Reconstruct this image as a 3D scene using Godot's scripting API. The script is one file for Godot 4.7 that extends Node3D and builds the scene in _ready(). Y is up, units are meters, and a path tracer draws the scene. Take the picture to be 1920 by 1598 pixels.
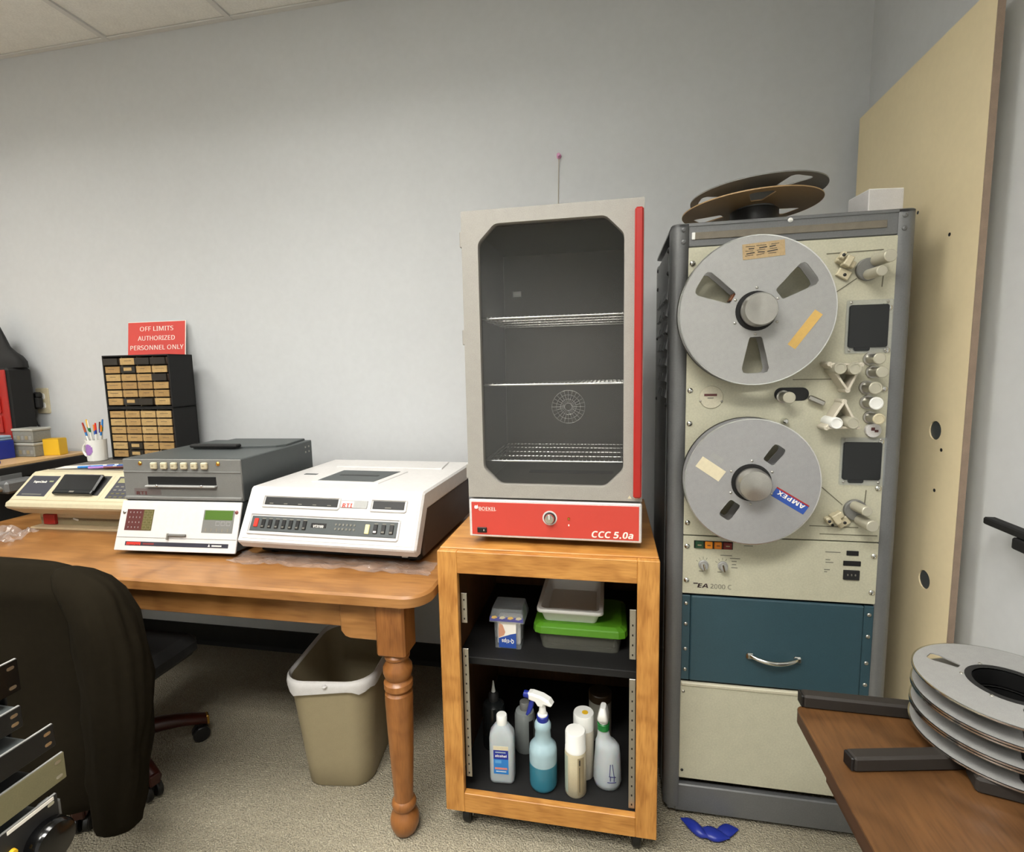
extends Node3D

var M := {}
var used := {}
var tex := {}
var screw_mesh: ArrayMesh
const BACK_Z := -0.62
const RIGHT_X := 0.86
const CEIL_Y := 2.77
const TABLE_Y := 0.7335

func _ready() -> void:
	camera_and_light()
	textures()
	materials()
	room()
	troffers()
	tape_rack()
	incubator()
	oak_cabinet()
	work_table()
	side_bench()
	side_table()
	leaning_board()
	white_deck()
	grey_deck()
	cream_deck()
	drawer_cabinet()
	desk_things()
	waste_bin()
	cabinet_things()
	chair_and_jacket()
	gear_rack()
	bench_things()
	rack_things()
	small_things()

func camera_and_light() -> void:
	var cam := Camera3D.new()
	cam.name = "camera"
	cam.position = Vector3(0, 1.311, 1.4167)
	cam.basis = Basis(Vector3.UP, 0.191) * Basis(Vector3.RIGHT, -0.1127) * Basis(Vector3.BACK, -0.02)
	cam.fov = rad_to_deg(2.0 * atan(799.0 / 956.1))
	cam.near = 0.02
	cam.far = 50.0
	add_child(cam)
	cam.current = true
	var env := Environment.new()
	env.background_mode = Environment.BG_COLOR
	env.background_color = Color(0, 0, 0)
	env.tonemap_mode = Environment.TONE_MAPPER_LINEAR
	env.tonemap_exposure = 1.12
	env.sdfgi_enabled = true
	env.ssao_enabled = true
	env.ssil_enabled = true
	var we := WorldEnvironment.new()
	we.name = "world_environment"
	we.environment = env
	add_child(we)

# ---------------------------------------------------------------- helpers
func numbered(called: String) -> String:
	var n: int = used.get(called, 0)
	used[called] = n + 1
	return called if n == 0 else "%s_%03d" % [called, n]

func thing(called: String, label: String, category: String, at: Vector3, turn := 0.0, group := "") -> Node3D:
	var o := Node3D.new()
	o.name = numbered(called)
	add_child(o)
	o.position = at
	o.rotation.y = turn
	o.set_meta("label", label)
	o.set_meta("category", category)
	if group != "":
		o.set_meta("group", group)
	return o

func structure(called: String, label := "") -> Node3D:
	var o := Node3D.new()
	o.name = called
	add_child(o)
	o.set_meta("kind", "structure")
	if label != "":
		o.set_meta("label", label)
	return o

func bg() -> SurfaceTool:
	var st := SurfaceTool.new()
	st.begin(Mesh.PRIMITIVE_TRIANGLES)
	return st

func put(st: SurfaceTool, called: String, mat: Material, parent: Node, label := "") -> MeshInstance3D:
	st.generate_normals()
	var o := MeshInstance3D.new()
	o.name = called
	o.mesh = st.commit()
	o.material_override = mat
	parent.add_child(o, true)
	if label != "":
		o.set_meta("label", label)
	return o

func tri(st: SurfaceTool, a: Vector3, b: Vector3, c: Vector3, n: Vector3, g := -1) -> void:
	st.set_smooth_group(g)
	if (a - c).cross(a - b).dot(n) < 0.0:
		var t := b
		b = c
		c = t
	st.add_vertex(a)
	st.add_vertex(b)
	st.add_vertex(c)

func face(st: SurfaceTool, pts: Array, n: Vector3, g := -1) -> void:
	for i in range(1, pts.size() - 1):
		tri(st, pts[0], pts[i], pts[i + 1], n, g)

func box(st: SurfaceTool, c: Vector3, s: Vector3, bev := 0.0, b := Basis()) -> void:
	var h := s * 0.5
	var e := minf(bev, minf(h.x, minf(h.y, h.z)) * 0.98)
	var v := func(sg: Vector3, ax: int) -> Vector3:
		var p := sg * h
		for k in 3:
			if k != ax:
				p[k] -= sg[k] * e
		return c + b * p
	for ax in 3:
		var o1 := (ax + 1) % 3
		var o2 := (ax + 2) % 3
		for s1 in [-1.0, 1.0]:
			var sg := Vector3.ZERO
			sg[ax] = s1
			var q := []
			for k in [[-1.0, -1.0], [1.0, -1.0], [1.0, 1.0], [-1.0, 1.0]]:
				var w := sg
				w[o1] = k[0]
				w[o2] = k[1]
				q.append(v.call(w, ax))
			face(st, q, b * sg)
			if e > 0.0:
				for s2 in [-1.0, 1.0]:
					var w := sg
					w[o1] = s2
					var u := w
					w[o2] = 1.0
					u[o2] = -1.0
					var n := sg
					n[o1] = s2
					face(st, [v.call(w, ax), v.call(u, ax), v.call(u, o1), v.call(w, o1)], b * n)
	if e > 0.0:
		for sx in [-1.0, 1.0]:
			for sy in [-1.0, 1.0]:
				for sz in [-1.0, 1.0]:
					var sg := Vector3(sx, sy, sz)
					tri(st, v.call(sg, 0), v.call(sg, 1), v.call(sg, 2), b * sg)

func lathe(st: SurfaceTool, prof: Array, xf := Transform3D(), seg := 24, sx := 1.0, sz := 1.0) -> void:
	var g := 1
	for i in prof.size() - 1:
		var p: Vector2 = prof[i]
		var q: Vector2 = prof[i + 1]
		var d := (q - p).normalized()
		if i > 0:
			var pd: Vector2 = (p - prof[i - 1]).normalized()
			if pd.dot(d) < 0.8:
				g += 1
		for k in seg:
			var a0 := TAU * k / seg
			var a1 := TAU * (k + 1) / seg
			var am := (a0 + a1) * 0.5
			var n := xf.basis * Vector3(cos(am) * d.y, -d.x, sin(am) * d.y)
			var A := xf * Vector3(p.x * cos(a0) * sx, p.y, p.x * sin(a0) * sz)
			var B := xf * Vector3(q.x * cos(a0) * sx, q.y, q.x * sin(a0) * sz)
			var C := xf * Vector3(q.x * cos(a1) * sx, q.y, q.x * sin(a1) * sz)
			var D := xf * Vector3(p.x * cos(a1) * sx, p.y, p.x * sin(a1) * sz)
			if q.x > 1e-6:
				tri(st, A, B, C, n, g)
			if p.x > 1e-6:
				tri(st, A, C, D, n, g)

func along(a: Vector3, b: Vector3) -> Transform3D:
	var y := (b - a).normalized()
	var x := y.cross(Vector3.FORWARD if absf(y.z) < 0.9 else Vector3.RIGHT).normalized()
	return Transform3D(Basis(x, y, x.cross(y)), a)

func cyl(st: SurfaceTool, a: Vector3, b: Vector3, r0: float, r1 := -1.0, seg := 20, bev := 0.0) -> void:
	if r1 < 0.0:
		r1 = r0
	var L := (b - a).length()
	var pr := [Vector2(0, 0), Vector2(r0, 0), Vector2(r1, L), Vector2(0, L)]
	if bev > 0.0:
		pr = [Vector2(0, 0), Vector2(r0 - bev, 0), Vector2(r0, bev), Vector2(r1, L - bev), Vector2(r1 - bev, L), Vector2(0, L)]
	lathe(st, pr, along(a, b), seg)

func ext(st: SurfaceTool, poly: PackedVector2Array, z0: float, z1: float, xf := Transform3D(), bev := 0.0, smooth := false) -> void:
	var n := poly.size()
	if Geometry2D.is_polygon_clockwise(poly):
		poly.reverse()
	var ins := PackedVector2Array()
	for i in n:
		var a := poly[(i + n - 1) % n]
		var c := poly[(i + 1) % n]
		var p := poly[i]
		var n1 := (p - a).normalized().orthogonal()
		var n2 := (c - p).normalized().orthogonal()
		var m2 := (n1 + n2)
		m2 = m2 / maxf(m2.length_squared() * 0.5, 0.3)
		ins.append(p + m2 * bev)
	# orthogonal() of a counter-clockwise edge points outward in godot's convention when y is up: fix the sign
	if bev > 0.0:
		var area0 := 0.0
		var area1 := 0.0
		for i in n:
			area0 += poly[i].cross(poly[(i + 1) % n])
			area1 += ins[i].cross(ins[(i + 1) % n])
		if absf(area1) > absf(area0):
			for i in n:
				ins[i] = poly[i] * 2.0 - ins[i]
	var idx := Geometry2D.triangulate_polygon(poly)
	var up := xf.basis * Vector3(0, 0, 1)
	for k in range(0, idx.size(), 3):
		var A := ins[idx[k]]
		var B := ins[idx[k + 1]]
		var C := ins[idx[k + 2]]
		tri(st, xf * Vector3(A.x, A.y, z1), xf * Vector3(B.x, B.y, z1), xf * Vector3(C.x, C.y, z1), up)
		A = poly[idx[k]]
		B = poly[idx[k + 1]]
		C = poly[idx[k + 2]]
		tri(st, xf * Vector3(A.x, A.y, z0), xf * Vector3(B.x, B.y, z0), xf * Vector3(C.x, C.y, z0), -up)
	var g := 1 if smooth else -1
	for i in n:
		var j := (i + 1) % n
		var e := poly[j] - poly[i]
		var nn := xf.basis * Vector3(e.y, -e.x, 0)
		face(st, [xf * Vector3(poly[i].x, poly[i].y, z0), xf * Vector3(poly[j].x, poly[j].y, z0), xf * Vector3(poly[j].x, poly[j].y, z1 - bev), xf * Vector3(poly[i].x, poly[i].y, z1 - bev)], nn, g)
		if bev > 0.0:
			face(st, [xf * Vector3(poly[i].x, poly[i].y, z1 - bev), xf * Vector3(poly[j].x, poly[j].y, z1 - bev), xf * Vector3(ins[j].x, ins[j].y, z1), xf * Vector3(ins[i].x, ins[i].y, z1)], nn.normalized() + up, 2 if smooth else -1)

func rrect(w: float, h: float, r: float, n := 4, c := Vector2.ZERO) -> PackedVector2Array:
	var out := PackedVector2Array()
	var cs := [Vector2(w / 2 - r, h / 2 - r), Vector2(-w / 2 + r, h / 2 - r), Vector2(-w / 2 + r, -h / 2 + r), Vector2(w / 2 - r, -h / 2 + r)]
	for k in 4:
		for i in n + 1:
			var a := (k + float(i) / n) * PI / 2
			out.append(c + cs[k] + Vector2(cos(a), sin(a)) * r)
	return out

func poly(a: Array) -> PackedVector2Array:
	var out := PackedVector2Array()
	for p in a:
		out.append(Vector2(p[0], p[1]))
	return out

# rings: arrays of Vector3 of one length; joined in order
func loft(st: SurfaceTool, rings: Array, cap0 := true, cap1 := true, smooth := true, inward := false) -> void:
	var sg := -1.0 if inward else 1.0
	var cen := []
	for r in rings:
		var c := Vector3.ZERO
		for p in r:
			c += p
		cen.append(c / r.size())
	for i in rings.size() - 1:
		var a: Array = rings[i]
		var b: Array = rings[i + 1]
		var mid: Vector3 = (cen[i] + cen[i + 1]) * 0.5
		var n := a.size()
		for k in n:
			var j := (k + 1) % n
			var f: Vector3 = (a[k] + a[j] + b[k] + b[j]) * 0.25
			var hint := (f - mid) * sg
			tri(st, a[k], a[j], b[j], hint, 1 if smooth else -1)
			tri(st, a[k], b[j], b[k], hint, 1 if smooth else -1)
	if cap0:
		var d0: Vector3 = cen[0] - cen[1]
		for k in rings[0].size():
			tri(st, cen[0], rings[0][k], rings[0][(k + 1) % rings[0].size()], d0 * sg)
	if cap1:
		var L := rings.size() - 1
		var d1: Vector3 = cen[L] - cen[L - 1]
		for k in rings[L].size():
			tri(st, cen[L], rings[L][k], rings[L][(k + 1) % rings[L].size()], d1 * sg)

func tube(st: SurfaceTool, pts: Array, r: float, seg := 10) -> void:
	var rings := []
	var x := Vector3.ZERO
	for i in pts.size():
		var d: Vector3 = (pts[mini(i + 1, pts.size() - 1)] - pts[maxi(i - 1, 0)]).normalized()
		if x == Vector3.ZERO:
			x = d.cross(Vector3.UP if absf(d.y) < 0.9 else Vector3.RIGHT).normalized()
		x = (x - d * x.dot(d)).normalized()
		var y := d.cross(x)
		var ring := []
		for k in seg:
			ring.append(pts[i] + (x * cos(TAU * k / seg) + y * sin(TAU * k / seg)) * r)
		rings.append(ring)
	loft(st, rings)

func pbox(parent: Node, called: String, mat: Material, c: Vector3, s: Vector3, bev := 0.0, b := Basis(), label := "") -> MeshInstance3D:
	var st := bg()
	box(st, c, s, bev, b)
	return put(st, called, mat, parent, label)

func pcyl(parent: Node, called: String, mat: Material, a: Vector3, b: Vector3, r0: float, r1 := -1.0, seg := 20, bev := 0.0, label := "") -> MeshInstance3D:
	var st := bg()
	cyl(st, a, b, r0, r1, seg, bev)
	return put(st, called, mat, parent, label)

func plathe(parent: Node, called: String, mat: Material, prof: Array, xf := Transform3D(), seg := 28, label := "", sx := 1.0, sz := 1.0) -> MeshInstance3D:
	var st := bg()
	var pr := []
	for p in prof:
		pr.append(Vector2(p[0], p[1]))
	lathe(st, pr, xf, seg, sx, sz)
	return put(st, called, mat, parent, label)

func pext(parent: Node, called: String, mat: Material, pl: PackedVector2Array, z0: float, z1: float, xf := Transform3D(), bev := 0.0, smooth := false, label := "") -> MeshInstance3D:
	var st := bg()
	ext(st, pl, z0, z1, xf, bev, smooth)
	return put(st, called, mat, parent, label)

var font_sans: SystemFont
var font_bold: SystemFont
func text(parent: Node, s: String, mat: Material, at: Vector3, cap_h: float, width := 0.0, b := Basis(), bold := false, depth := 0.0008, called := "lettering") -> MeshInstance3D:
	if font_sans == null:
		font_sans = SystemFont.new()
		font_sans.font_names = PackedStringArray(["Droid Sans"])
		font_bold = SystemFont.new()
		font_bold.font_names = PackedStringArray(["Droid Sans"])
		font_bold.font_weight = 700
	var t := TextMesh.new()
	t.font = font_bold if bold else font_sans
	t.text = s
	t.font_size = 48
	t.pixel_size = cap_h / (0.714 * 48.0)
	t.depth = depth
	t.curve_step = 2.0
	var k := 1.0
	if width > 0.0:
		var w := t.get_aabb().size.x
		if w > 0.0:
			k = width / w
	var o := MeshInstance3D.new()
	o.name = called
	o.mesh = t
	o.material_override = mat
	o.transform = Transform3D(b * Basis.from_scale(Vector3(k, 1, 1)), at)
	parent.add_child(o, true)
	return o

func screw(parent: Node, at: Vector3, mat: Material, r := 0.006, b := Basis()) -> void:
	if screw_mesh == null:
		var st := bg()
		lathe(st, [Vector2(0, 0), Vector2(1, 0), Vector2(1.0, 0.25), Vector2(0.75, 0.55), Vector2(0.32, 0.68), Vector2(0.3, 0.5), Vector2(0, 0.5)], Transform3D(Basis(Vector3.RIGHT, PI / 2), Vector3.ZERO), 14)
		st.generate_normals()
		screw_mesh = st.commit()
	var o := MeshInstance3D.new()
	o.name = "screw"
	o.mesh = screw_mesh
	o.material_override = mat
	o.transform = Transform3D(b * Basis.from_scale(Vector3.ONE * r), at)
	parent.add_child(o, true)

# ---------------------------------------------------------------- textures and materials
func noise(freq: float, sd: int, oct := 3) -> FastNoiseLite:
	var n := FastNoiseLite.new()
	n.noise_type = FastNoiseLite.TYPE_SIMPLEX_SMOOTH
	n.frequency = freq
	n.seed = sd
	n.fractal_octaves = oct
	return n

func gray_noise(w: int, lo: float, hi: float, freq: float, sd: int, coarse := 0.35) -> ImageTexture:
	var a := noise(freq, sd)
	a.fractal_octaves = 2
	var ia := a.get_seamless_image(w, w)
	var c := noise(0.012, sd + 7)
	var ic := c.get_seamless_image(w, w)
	var im := Image.create(w, w, false, Image.FORMAT_RGB8)
	for y in w:
		for x in w:
			var f := ia.get_pixel(x, y).r * (1.0 - coarse) + ic.get_pixel(x, y).r * coarse
			var v := lerpf(lo, hi, f)
			im.set_pixel(x, y, Color(v, v, v))
	return ImageTexture.create_from_image(im)

func wood(w: int, h: int, light: Color, dark: Color, sd: int, lines: float, vertical: bool) -> ImageTexture:
	var a := noise(0.006, sd, 3)
	var b := noise(0.02, sd + 3, 3)
	var c := noise(0.05, sd + 5, 2)
	var im := Image.create(h if vertical else w, w if vertical else h, false, Image.FORMAT_RGB8)
	for y in h:
		for x in w:
			# blended at the ends so that the tile repeats
			var fx := float(x) / w
			var v0 := _grain(a, b, c, x, y, lines)
			var v1 := _grain(a, b, c, x - w, y, lines)
			var f := lerpf(v0, v1, smoothstep(0.75, 1.0, fx))
			var col := light.lerp(dark, clampf(f, 0.0, 1.0))
			if vertical:
				im.set_pixel(y, x, col)
			else:
				im.set_pixel(x, y, col)
	return ImageTexture.create_from_image(im)

func _grain(a: FastNoiseLite, b: FastNoiseLite, c: FastNoiseLite, x: float, y: float, lines: float) -> float:
	var warp := a.get_noise_2d(x * 0.6, y * 1.4) * 3.0
	var ring := sin((y * 0.05 * lines + warp * 3.0)) * 0.5 + 0.5
	var fine := b.get_noise_2d(x * 0.35, y * 7.0) * 0.5 + 0.5
	var pore := c.get_noise_2d(x * 0.3, y * 9.0)
	return 0.30 * ring * ring + 0.5 * fine + maxf(pore, 0.0) * 0.45 + 0.25 * (a.get_noise_2d(x, y * 2.0 + 900.0))

func textures() -> void:
	tex.grain = gray_noise(256, 0.90, 1.0, 0.12, 3)
	tex.wall = gray_noise(512, 0.975, 1.0, 0.05, 5, 0.4)
	tex.stone = gray_noise(256, 0.80, 1.0, 0.2, 8, 0.4)
	tex.oak_h = wood(512, 256, Color(0.80, 0.58, 0.30), Color(0.58, 0.37, 0.15), 11, 1.3, false)
	tex.oak_v = wood(512, 256, Color(0.80, 0.58, 0.30), Color(0.58, 0.37, 0.15), 12, 1.3, true)
	tex.pine = wood(512, 256, Color(0.66, 0.47, 0.27), Color(0.46, 0.30, 0.15), 21, 0.8, false)
	tex.pine_v = wood(512, 256, Color(0.66, 0.47, 0.27), Color(0.46, 0.30, 0.15), 22, 0.8, true)
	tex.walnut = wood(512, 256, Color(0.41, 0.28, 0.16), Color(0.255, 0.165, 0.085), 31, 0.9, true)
	# carpet: flecks of several tones
	var im := Image.create(512, 512, false, Image.FORMAT_RGB8)
	var rng := RandomNumberGenerator.new()
	rng.seed = 5
	var tones := [Color(0.60, 0.57, 0.49), Color(0.55, 0.52, 0.45), Color(0.66, 0.63, 0.55), Color(0.49, 0.47, 0.41), Color(0.60, 0.58, 0.50), Color(0.78, 0.75, 0.66)]
	im.fill(tones[0])
	for i in 60000:
		var k := rng.randi_range(0, 4) if rng.randf() < 0.97 else 5
		im.fill_rect(Rect2i(rng.randi_range(0, 510), rng.randi_range(0, 510), rng.randi_range(1, 3), rng.randi_range(1, 3)), tones[k])
	tex.carpet = ImageTexture.create_from_image(im)
	var hm := noise(0.25, 77, 2).get_seamless_image(256, 256)
	tex.bump = ImageTexture.create_from_image(hm)
	var nm := noise(0.07, 78, 3).get_seamless_image(512, 512)
	nm.bump_map_to_normal_map(1.6)
	tex.wall_n = ImageTexture.create_from_image(nm)
	var cn := noise(0.3, 79, 2).get_seamless_image(256, 256)
	cn.bump_map_to_normal_map(5.0)
	tex.carpet_n = ImageTexture.create_from_image(cn)

func mat(col: Color, rough := 0.5, metal := 0.0, t: Texture2D = null, scale := 1.0) -> StandardMaterial3D:
	var m := StandardMaterial3D.new()
	m.albedo_color = col
	m.roughness = rough
	m.metallic = metal
	if t != null:
		m.albedo_texture = t
		m.uv1_triplanar = true
		m.uv1_world_triplanar = true
		m.uv1_scale = Vector3.ONE * scale
	return m

func materials() -> void:
	var g: Texture2D = tex.grain
	M.wall = mat(Color(0.79, 0.80, 0.805), 0.75, 0.0, tex.wall, 0.9)
	M.wall.normal_enabled = true
	M.wall.normal_texture = tex.wall_n
	M.wall.normal_scale = 0.06
	M.carpet = mat(Color(1, 1, 1), 0.95, 0.0, tex.carpet, 2.2)
	M.carpet.normal_enabled = true
	M.carpet.normal_texture = tex.carpet_n
	M.carpet.normal_scale = 0.8
	M.tile = mat(Color(0.93, 0.93, 0.91), 0.9, 0.0, tex.grain, 3.0)
	M.tbar = mat(Color(0.80, 0.80, 0.79), 0.5)
	M.base = mat(Color(0.07, 0.065, 0.06), 0.55)
	M.oak_h = mat(Color(1, 1, 1), 0.42, 0.0, tex.oak_h, 2.0)
	M.oak_v = mat(Color(1, 1, 1), 0.42, 0.0, tex.oak_v, 2.0)
	M.oak_top = mat(Color(1.0, 1.0, 1.0), 0.35, 0.0, tex.oak_h, 1.3)
	M.pine = mat(Color(1, 1, 1), 0.33, 0.0, tex.pine, 1.1)
	M.pine_v = mat(Color(0.93, 0.86, 0.80), 0.33, 0.0, tex.pine_v, 2.0)
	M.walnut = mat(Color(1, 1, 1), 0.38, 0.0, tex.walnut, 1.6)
	M.walnut_edge = mat(Color(0.26, 0.16, 0.09), 0.5, 0.0, g, 8.0)
	M.rack_grey = mat(Color(0.45, 0.455, 0.455), 0.42, 0.25, g, 6.0)
	M.rack_side = mat(Color(0.42, 0.425, 0.425), 0.5, 0.2, g, 6.0)
	M.cream = mat(Color(0.76, 0.75, 0.66), 0.45, 0.0, g, 5.0)
	M.cream_rail = mat(Color(0.79, 0.77, 0.68), 0.45, 0.0, g, 5.0)
	M.groove = mat(Color(0.40, 0.385, 0.32), 0.7)
	M.teal = mat(Color(0.19, 0.30, 0.34), 0.45, 0.0, g, 6.0)
	M.chrome = mat(Color(0.82, 0.82, 0.80), 0.16, 1.0)
	M.cap = mat(Color(0.70, 0.685, 0.615), 0.35, 0.2)
	M.steel = mat(Color(0.72, 0.71, 0.68), 0.28, 0.9, g, 12.0)
	M.alu = mat(Color(0.66, 0.66, 0.65), 0.55, 0.35, g, 14.0)
	M.alu_b = mat(Color(0.64, 0.64, 0.64), 0.5, 0.3, g, 14.0)
	M.black = mat(Color(0.045, 0.045, 0.045), 0.45)
	M.black_soft = mat(Color(0.055, 0.053, 0.05), 0.75, 0.0, g, 9.0)
	M.black_gloss = mat(Color(0.03, 0.03, 0.032), 0.15)
	M.dark = mat(Color(0.12, 0.12, 0.12), 0.5)
	M.smoke = mat(Color(0.10, 0.11, 0.11), 0.2)
	M.white = mat(Color(0.85, 0.84, 0.83), 0.4, 0.0, g, 9.0)
	M.white_pl = mat(Color(0.90, 0.90, 0.88), 0.35)
	M.off_white = mat(Color(0.85, 0.82, 0.75), 0.45, 0.0, g, 9.0)
	M.ivory = mat(Color(0.80, 0.76, 0.64), 0.45, 0.0, g, 9.0)
	M.ivory_low = mat(Color(0.80, 0.72, 0.58), 0.5, 0.0, g, 9.0)
	M.brown_box = mat(Color(0.34, 0.28, 0.24), 0.6, 0.0, g, 9.0)
	M.grey_paint = mat(Color(0.47, 0.47, 0.455), 0.5, 0.0, g, 8.0)
	M.grey_dark = mat(Color(0.29, 0.31, 0.31), 0.5, 0.0, g, 8.0)
	M.oven_grey = mat(Color(0.63, 0.615, 0.585), 0.45, 0.0, g, 8.0)
	M.oven_in = mat(Color(0.30, 0.28, 0.25), 0.4, 0.5, g, 6.0)
	M.red = mat(Color(0.86, 0.20, 0.15), 0.4)
	M.red_panel = mat(Color(0.75, 0.25, 0.205), 0.42)
	M.red_bar = mat(Color(0.63, 0.115, 0.09), 0.4)
	M.print_white = mat(Color(0.93, 0.91, 0.87), 0.5)
	M.print_black = mat(Color(0.09, 0.08, 0.08), 0.5)
	M.print_grey = mat(Color(0.45, 0.44, 0.40), 0.6)
	M.kraft = mat(Color(0.74, 0.60, 0.38), 0.75, 0.0, tex.stone, 20.0)
	M.masking = mat(Color(0.83, 0.68, 0.38), 0.7, 0.0, g, 20.0)
	M.paper = mat(Color(0.86, 0.82, 0.70), 0.8, 0.0, g, 20.0)
	M.label_old = mat(Color(0.74, 0.64, 0.48), 0.8, 0.0, tex.stone, 40.0)
	M.blue = mat(Color(0.10, 0.17, 0.55), 0.4)
	M.blue_light = mat(Color(0.16, 0.47, 0.75), 0.45)
	M.blue_mid = mat(Color(0.16, 0.30, 0.62), 0.45)
	M.green_lid = mat(Color(0.30, 0.52, 0.10), 0.4)
	M.green_cap = mat(Color(0.10, 0.45, 0.20), 0.4)
	M.lcd = mat(Color(0.30, 0.42, 0.17), 0.25)
	M.maroon = mat(Color(0.34, 0.16, 0.15), 0.4)
	M.olive = mat(Color(0.36, 0.34, 0.18), 0.4)
	M.navy = mat(Color(0.20, 0.20, 0.24), 0.35)
	M.yellow = mat(Color(0.88, 0.70, 0.14), 0.5)
	M.orange = mat(Color(0.86, 0.52, 0.10), 0.4)
	M.tan = mat(Color(0.62, 0.57, 0.45), 0.5, 0.0, g, 8.0)
	M.brass = mat(Color(0.80, 0.62, 0.30), 0.25, 1.0)
	M.red_wood = mat(Color(0.36, 0.17, 0.08), 0.35, 0.0, tex.pine, 3.0)
	M.jacket = mat(Color(0.125, 0.108, 0.075), 0.95, 0.0, tex.stone, 14.0)
	M.jacket.metallic_specular = 0.15
	M.board = mat(Color(0.88, 0.82, 0.67), 0.65, 0.0, tex.wall, 1.5)
	M.board_edge = mat(Color(0.60, 0.52, 0.45), 0.8, 0.0, tex.stone, 10.0)
	M.tape_brown = mat(Color(0.42, 0.25, 0.13), 0.4)
	M.pink = mat(Color(0.85, 0.60, 0.75), 0.4)
	M.purple = mat(Color(0.62, 0.45, 0.72), 0.5)
	M.frost = mat(Color(0.68, 0.71, 0.72), 0.4)
	M.frost.subsurf_scatter_enabled = true
	M.frost.subsurf_scatter_strength = 0.3
	M.blue_fluid = mat(Color(0.20, 0.46, 0.54), 0.35)
	M.blue_tint = mat(Color(0.60, 0.70, 0.73), 0.4)
	M.glass = glass(Color(0.20, 0.20, 0.18), 0.10, 0.02)
	M.clear = glass(Color(0.85, 0.88, 0.90), 0.14, 0.08)
	M.bin_smoke = glass(Color(0.42, 0.42, 0.38), 0.65, 0.25)
	M.film = glass(Color(0.88, 0.90, 0.92), 0.12, 0.12)
	M.bench = mat(Color(0.80, 0.66, 0.47), 0.4, 0.0, tex.grain, 3.0)
	M.bar = mat(Color(0.15, 0.13, 0.11), 0.65, 0.0, g, 9.0)

func glass(col: Color, alpha: float, rough: float) -> StandardMaterial3D:
	var m := StandardMaterial3D.new()
	m.transparency = BaseMaterial3D.TRANSPARENCY_ALPHA
	m.albedo_color = Color(col.r, col.g, col.b, alpha)
	m.roughness = rough
	m.metallic_specular = 0.5
	return m

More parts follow.
